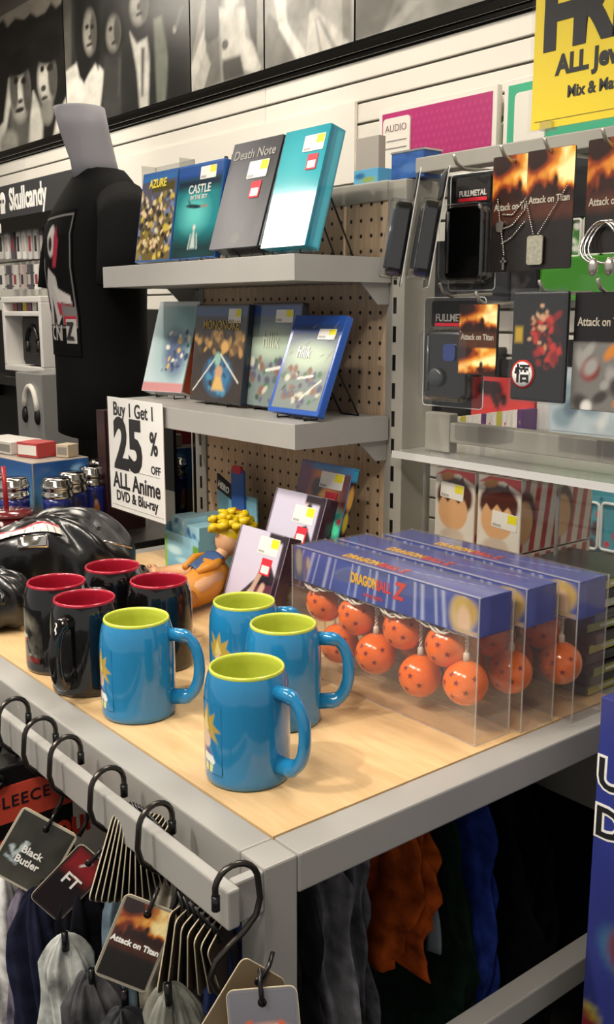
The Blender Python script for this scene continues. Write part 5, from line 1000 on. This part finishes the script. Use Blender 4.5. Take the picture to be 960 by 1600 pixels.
for k in range(7):
    f_ = k / 6
    tag_card('thin tag with pale edge fanned behind the fiery tag', (p.x + .03 * f_, p.y + .004 * k, p.z - .004 * k), (R(5), R(14 - 40 * f_), R(122 - 8 * f_)), .042, .08, None, ['3a2a1c', '4a4032', '1f1c1a'][k % 3], group='tags fanned behind the fiery tag')
p = at_y(408, 1543, -.095); A = Art(36, 50, '6b6a72', .7); A.vgrad(.3, 1.2, '77767e').ell(.5, .55, .36, .12, 'e8a58a', .1, .7).blobs(14, (.2, .8, .4, .68), .08, ['f3d6c0', 'd8603a', 'fff0e0'], 4, .9)
tag_card('grey tag with glowing orange print hanging beside the table leg', (p.x, p.y, p.z), (R(-14), R(-6), R(50)), .062, .09, A, base='77767c')
tag_card('folded tan tag behind the grey tag beside the table leg', (p.x - .02, p.y + .02, p.z - .002), (R(-14), R(38), R(62)), .05, .09, None, base='6a5a44')
# fleece throw package hanging at the far end of the bar
t = thing('throw_package', 'black and red fleece throw package hanging under the bar', 'package', (-.462, -.09, .0))
MB().box(-.04, 0, -.12, .075, .66, .848).build('pack', mat('pack_black', '121011', .3), t, bevel=.003)
RED = mat('pack_red', 'd8503c', .4)
MB().box(0, .0012, -.12, .075, .772, .822).build('red_band', RED, t); text('FLEECE THROW', .022, INK, t, (.0018, -.035, .793), rot=(R(90), 0, R(90)), bold=.0002, space=1.15)
text('Tokyo Ghoul', .05, mat('ink_blood', 'c83a26', .4), t, (.0012, -.118, .726), rot=(R(90), 0, R(90)), sx=.8, bold=.0016)
MB().tube([(.004, -.05 + .03 * math.cos(a * .314), .833 + .010 * math.sin(a * .314)) for a in range(20)], .005, 8, closed=True).build('carry_handle', BLACK, t)

# ================================================================ GARMENTS UNDER THE TABLE
G = [('charcoal garment hanging under the table next to the leg', .06, .26, '18181a'), ('dark slate garment hanging second from the table leg', .115, .2, '2a2a2c'), ('grey knit garment hanging under the table', .165, .24, '77777c'), ('mid grey garment hanging beside the orange one', .215, .24, '5d5d63'),
     ('bottle green garment hanging beside the orange one', .375, .22, '0f1f17'), ('royal blue garment hanging under the table', .435, .26, '22357f'), ('black garment hanging next to the blue one', .49, .24, '0a0a0c'), ('black garment hanging farthest under the table', .545, .24, '09090b')]
for k, (l, y, zl, c_) in enumerate(G): scarf(l, -.235, y, .795, zl, .12, .017, c_, 5, 30 + k, 'hanging_garment', 'garment', 'garments hanging under the table', gather=.75)
t = scarf('burnt orange garment with drooping sleeve hanging under the table', -.20, .305, .795, .555, .085, .026, '9c4516', 4, 77, 'hanging_garment', 'garment', 'garments hanging under the table', gather=.6)
MB().grid(lambda u, v: (.055 + .02 * u * (1 - v * .6), .024 + .008 * math.sin(4 * v + 1) + .008 * u, .012 + .15 * v), 4, 12).build('lining', mat('lining_grey', '6f767f', .85), t).modifiers.new('t', 'SOLIDIFY').thickness = .004

# ================================================================ BLUE DISPLAY BOX AT THE RIGHT EDGE
t = thing('floor_display', 'tall blue carton with outlined lettering and bright print beside the table corner', 'carton', (.062, .395, 0))
MB().box(0, .3, 0, .3, 0, .98).build('carton', mat('carton_violet', '2c3377', .4), t, bevel=.002)
A = Art(40, 100, '30387f', .3); A.noise(.2, 6, 2).rect(-1, 2, .0, .38, '3a3f6a', .1).blobs(60, (0, 1, .1, .70), .09, ['c9c02c', 'd8d4c8', '3f6f98', '7a2430', '2a3a8a', 'b8b23a'], 5, .9).blobs(14, (0, 1, .80, .83), .07, ['9fa0a0', '6a6c88'], 6, .8)
decal('front_print', A, flat(.002, .298, .002, .978, -.0008), t, PRINTS); 
for k, s_ in enumerate('UD'): text(s_, .052, INKW, t, (.002, -.0012, .872 - k * .06), bold=.004); text(s_, .052, INK, t, (.002, -.0018, .872 - k * .06), bold=.001)
for o in bpy.data.objects:
    if o.type == 'MESH' and o.parent is None and 'label' not in o and 'kind' not in o: print('UNLABELLED', o.name)
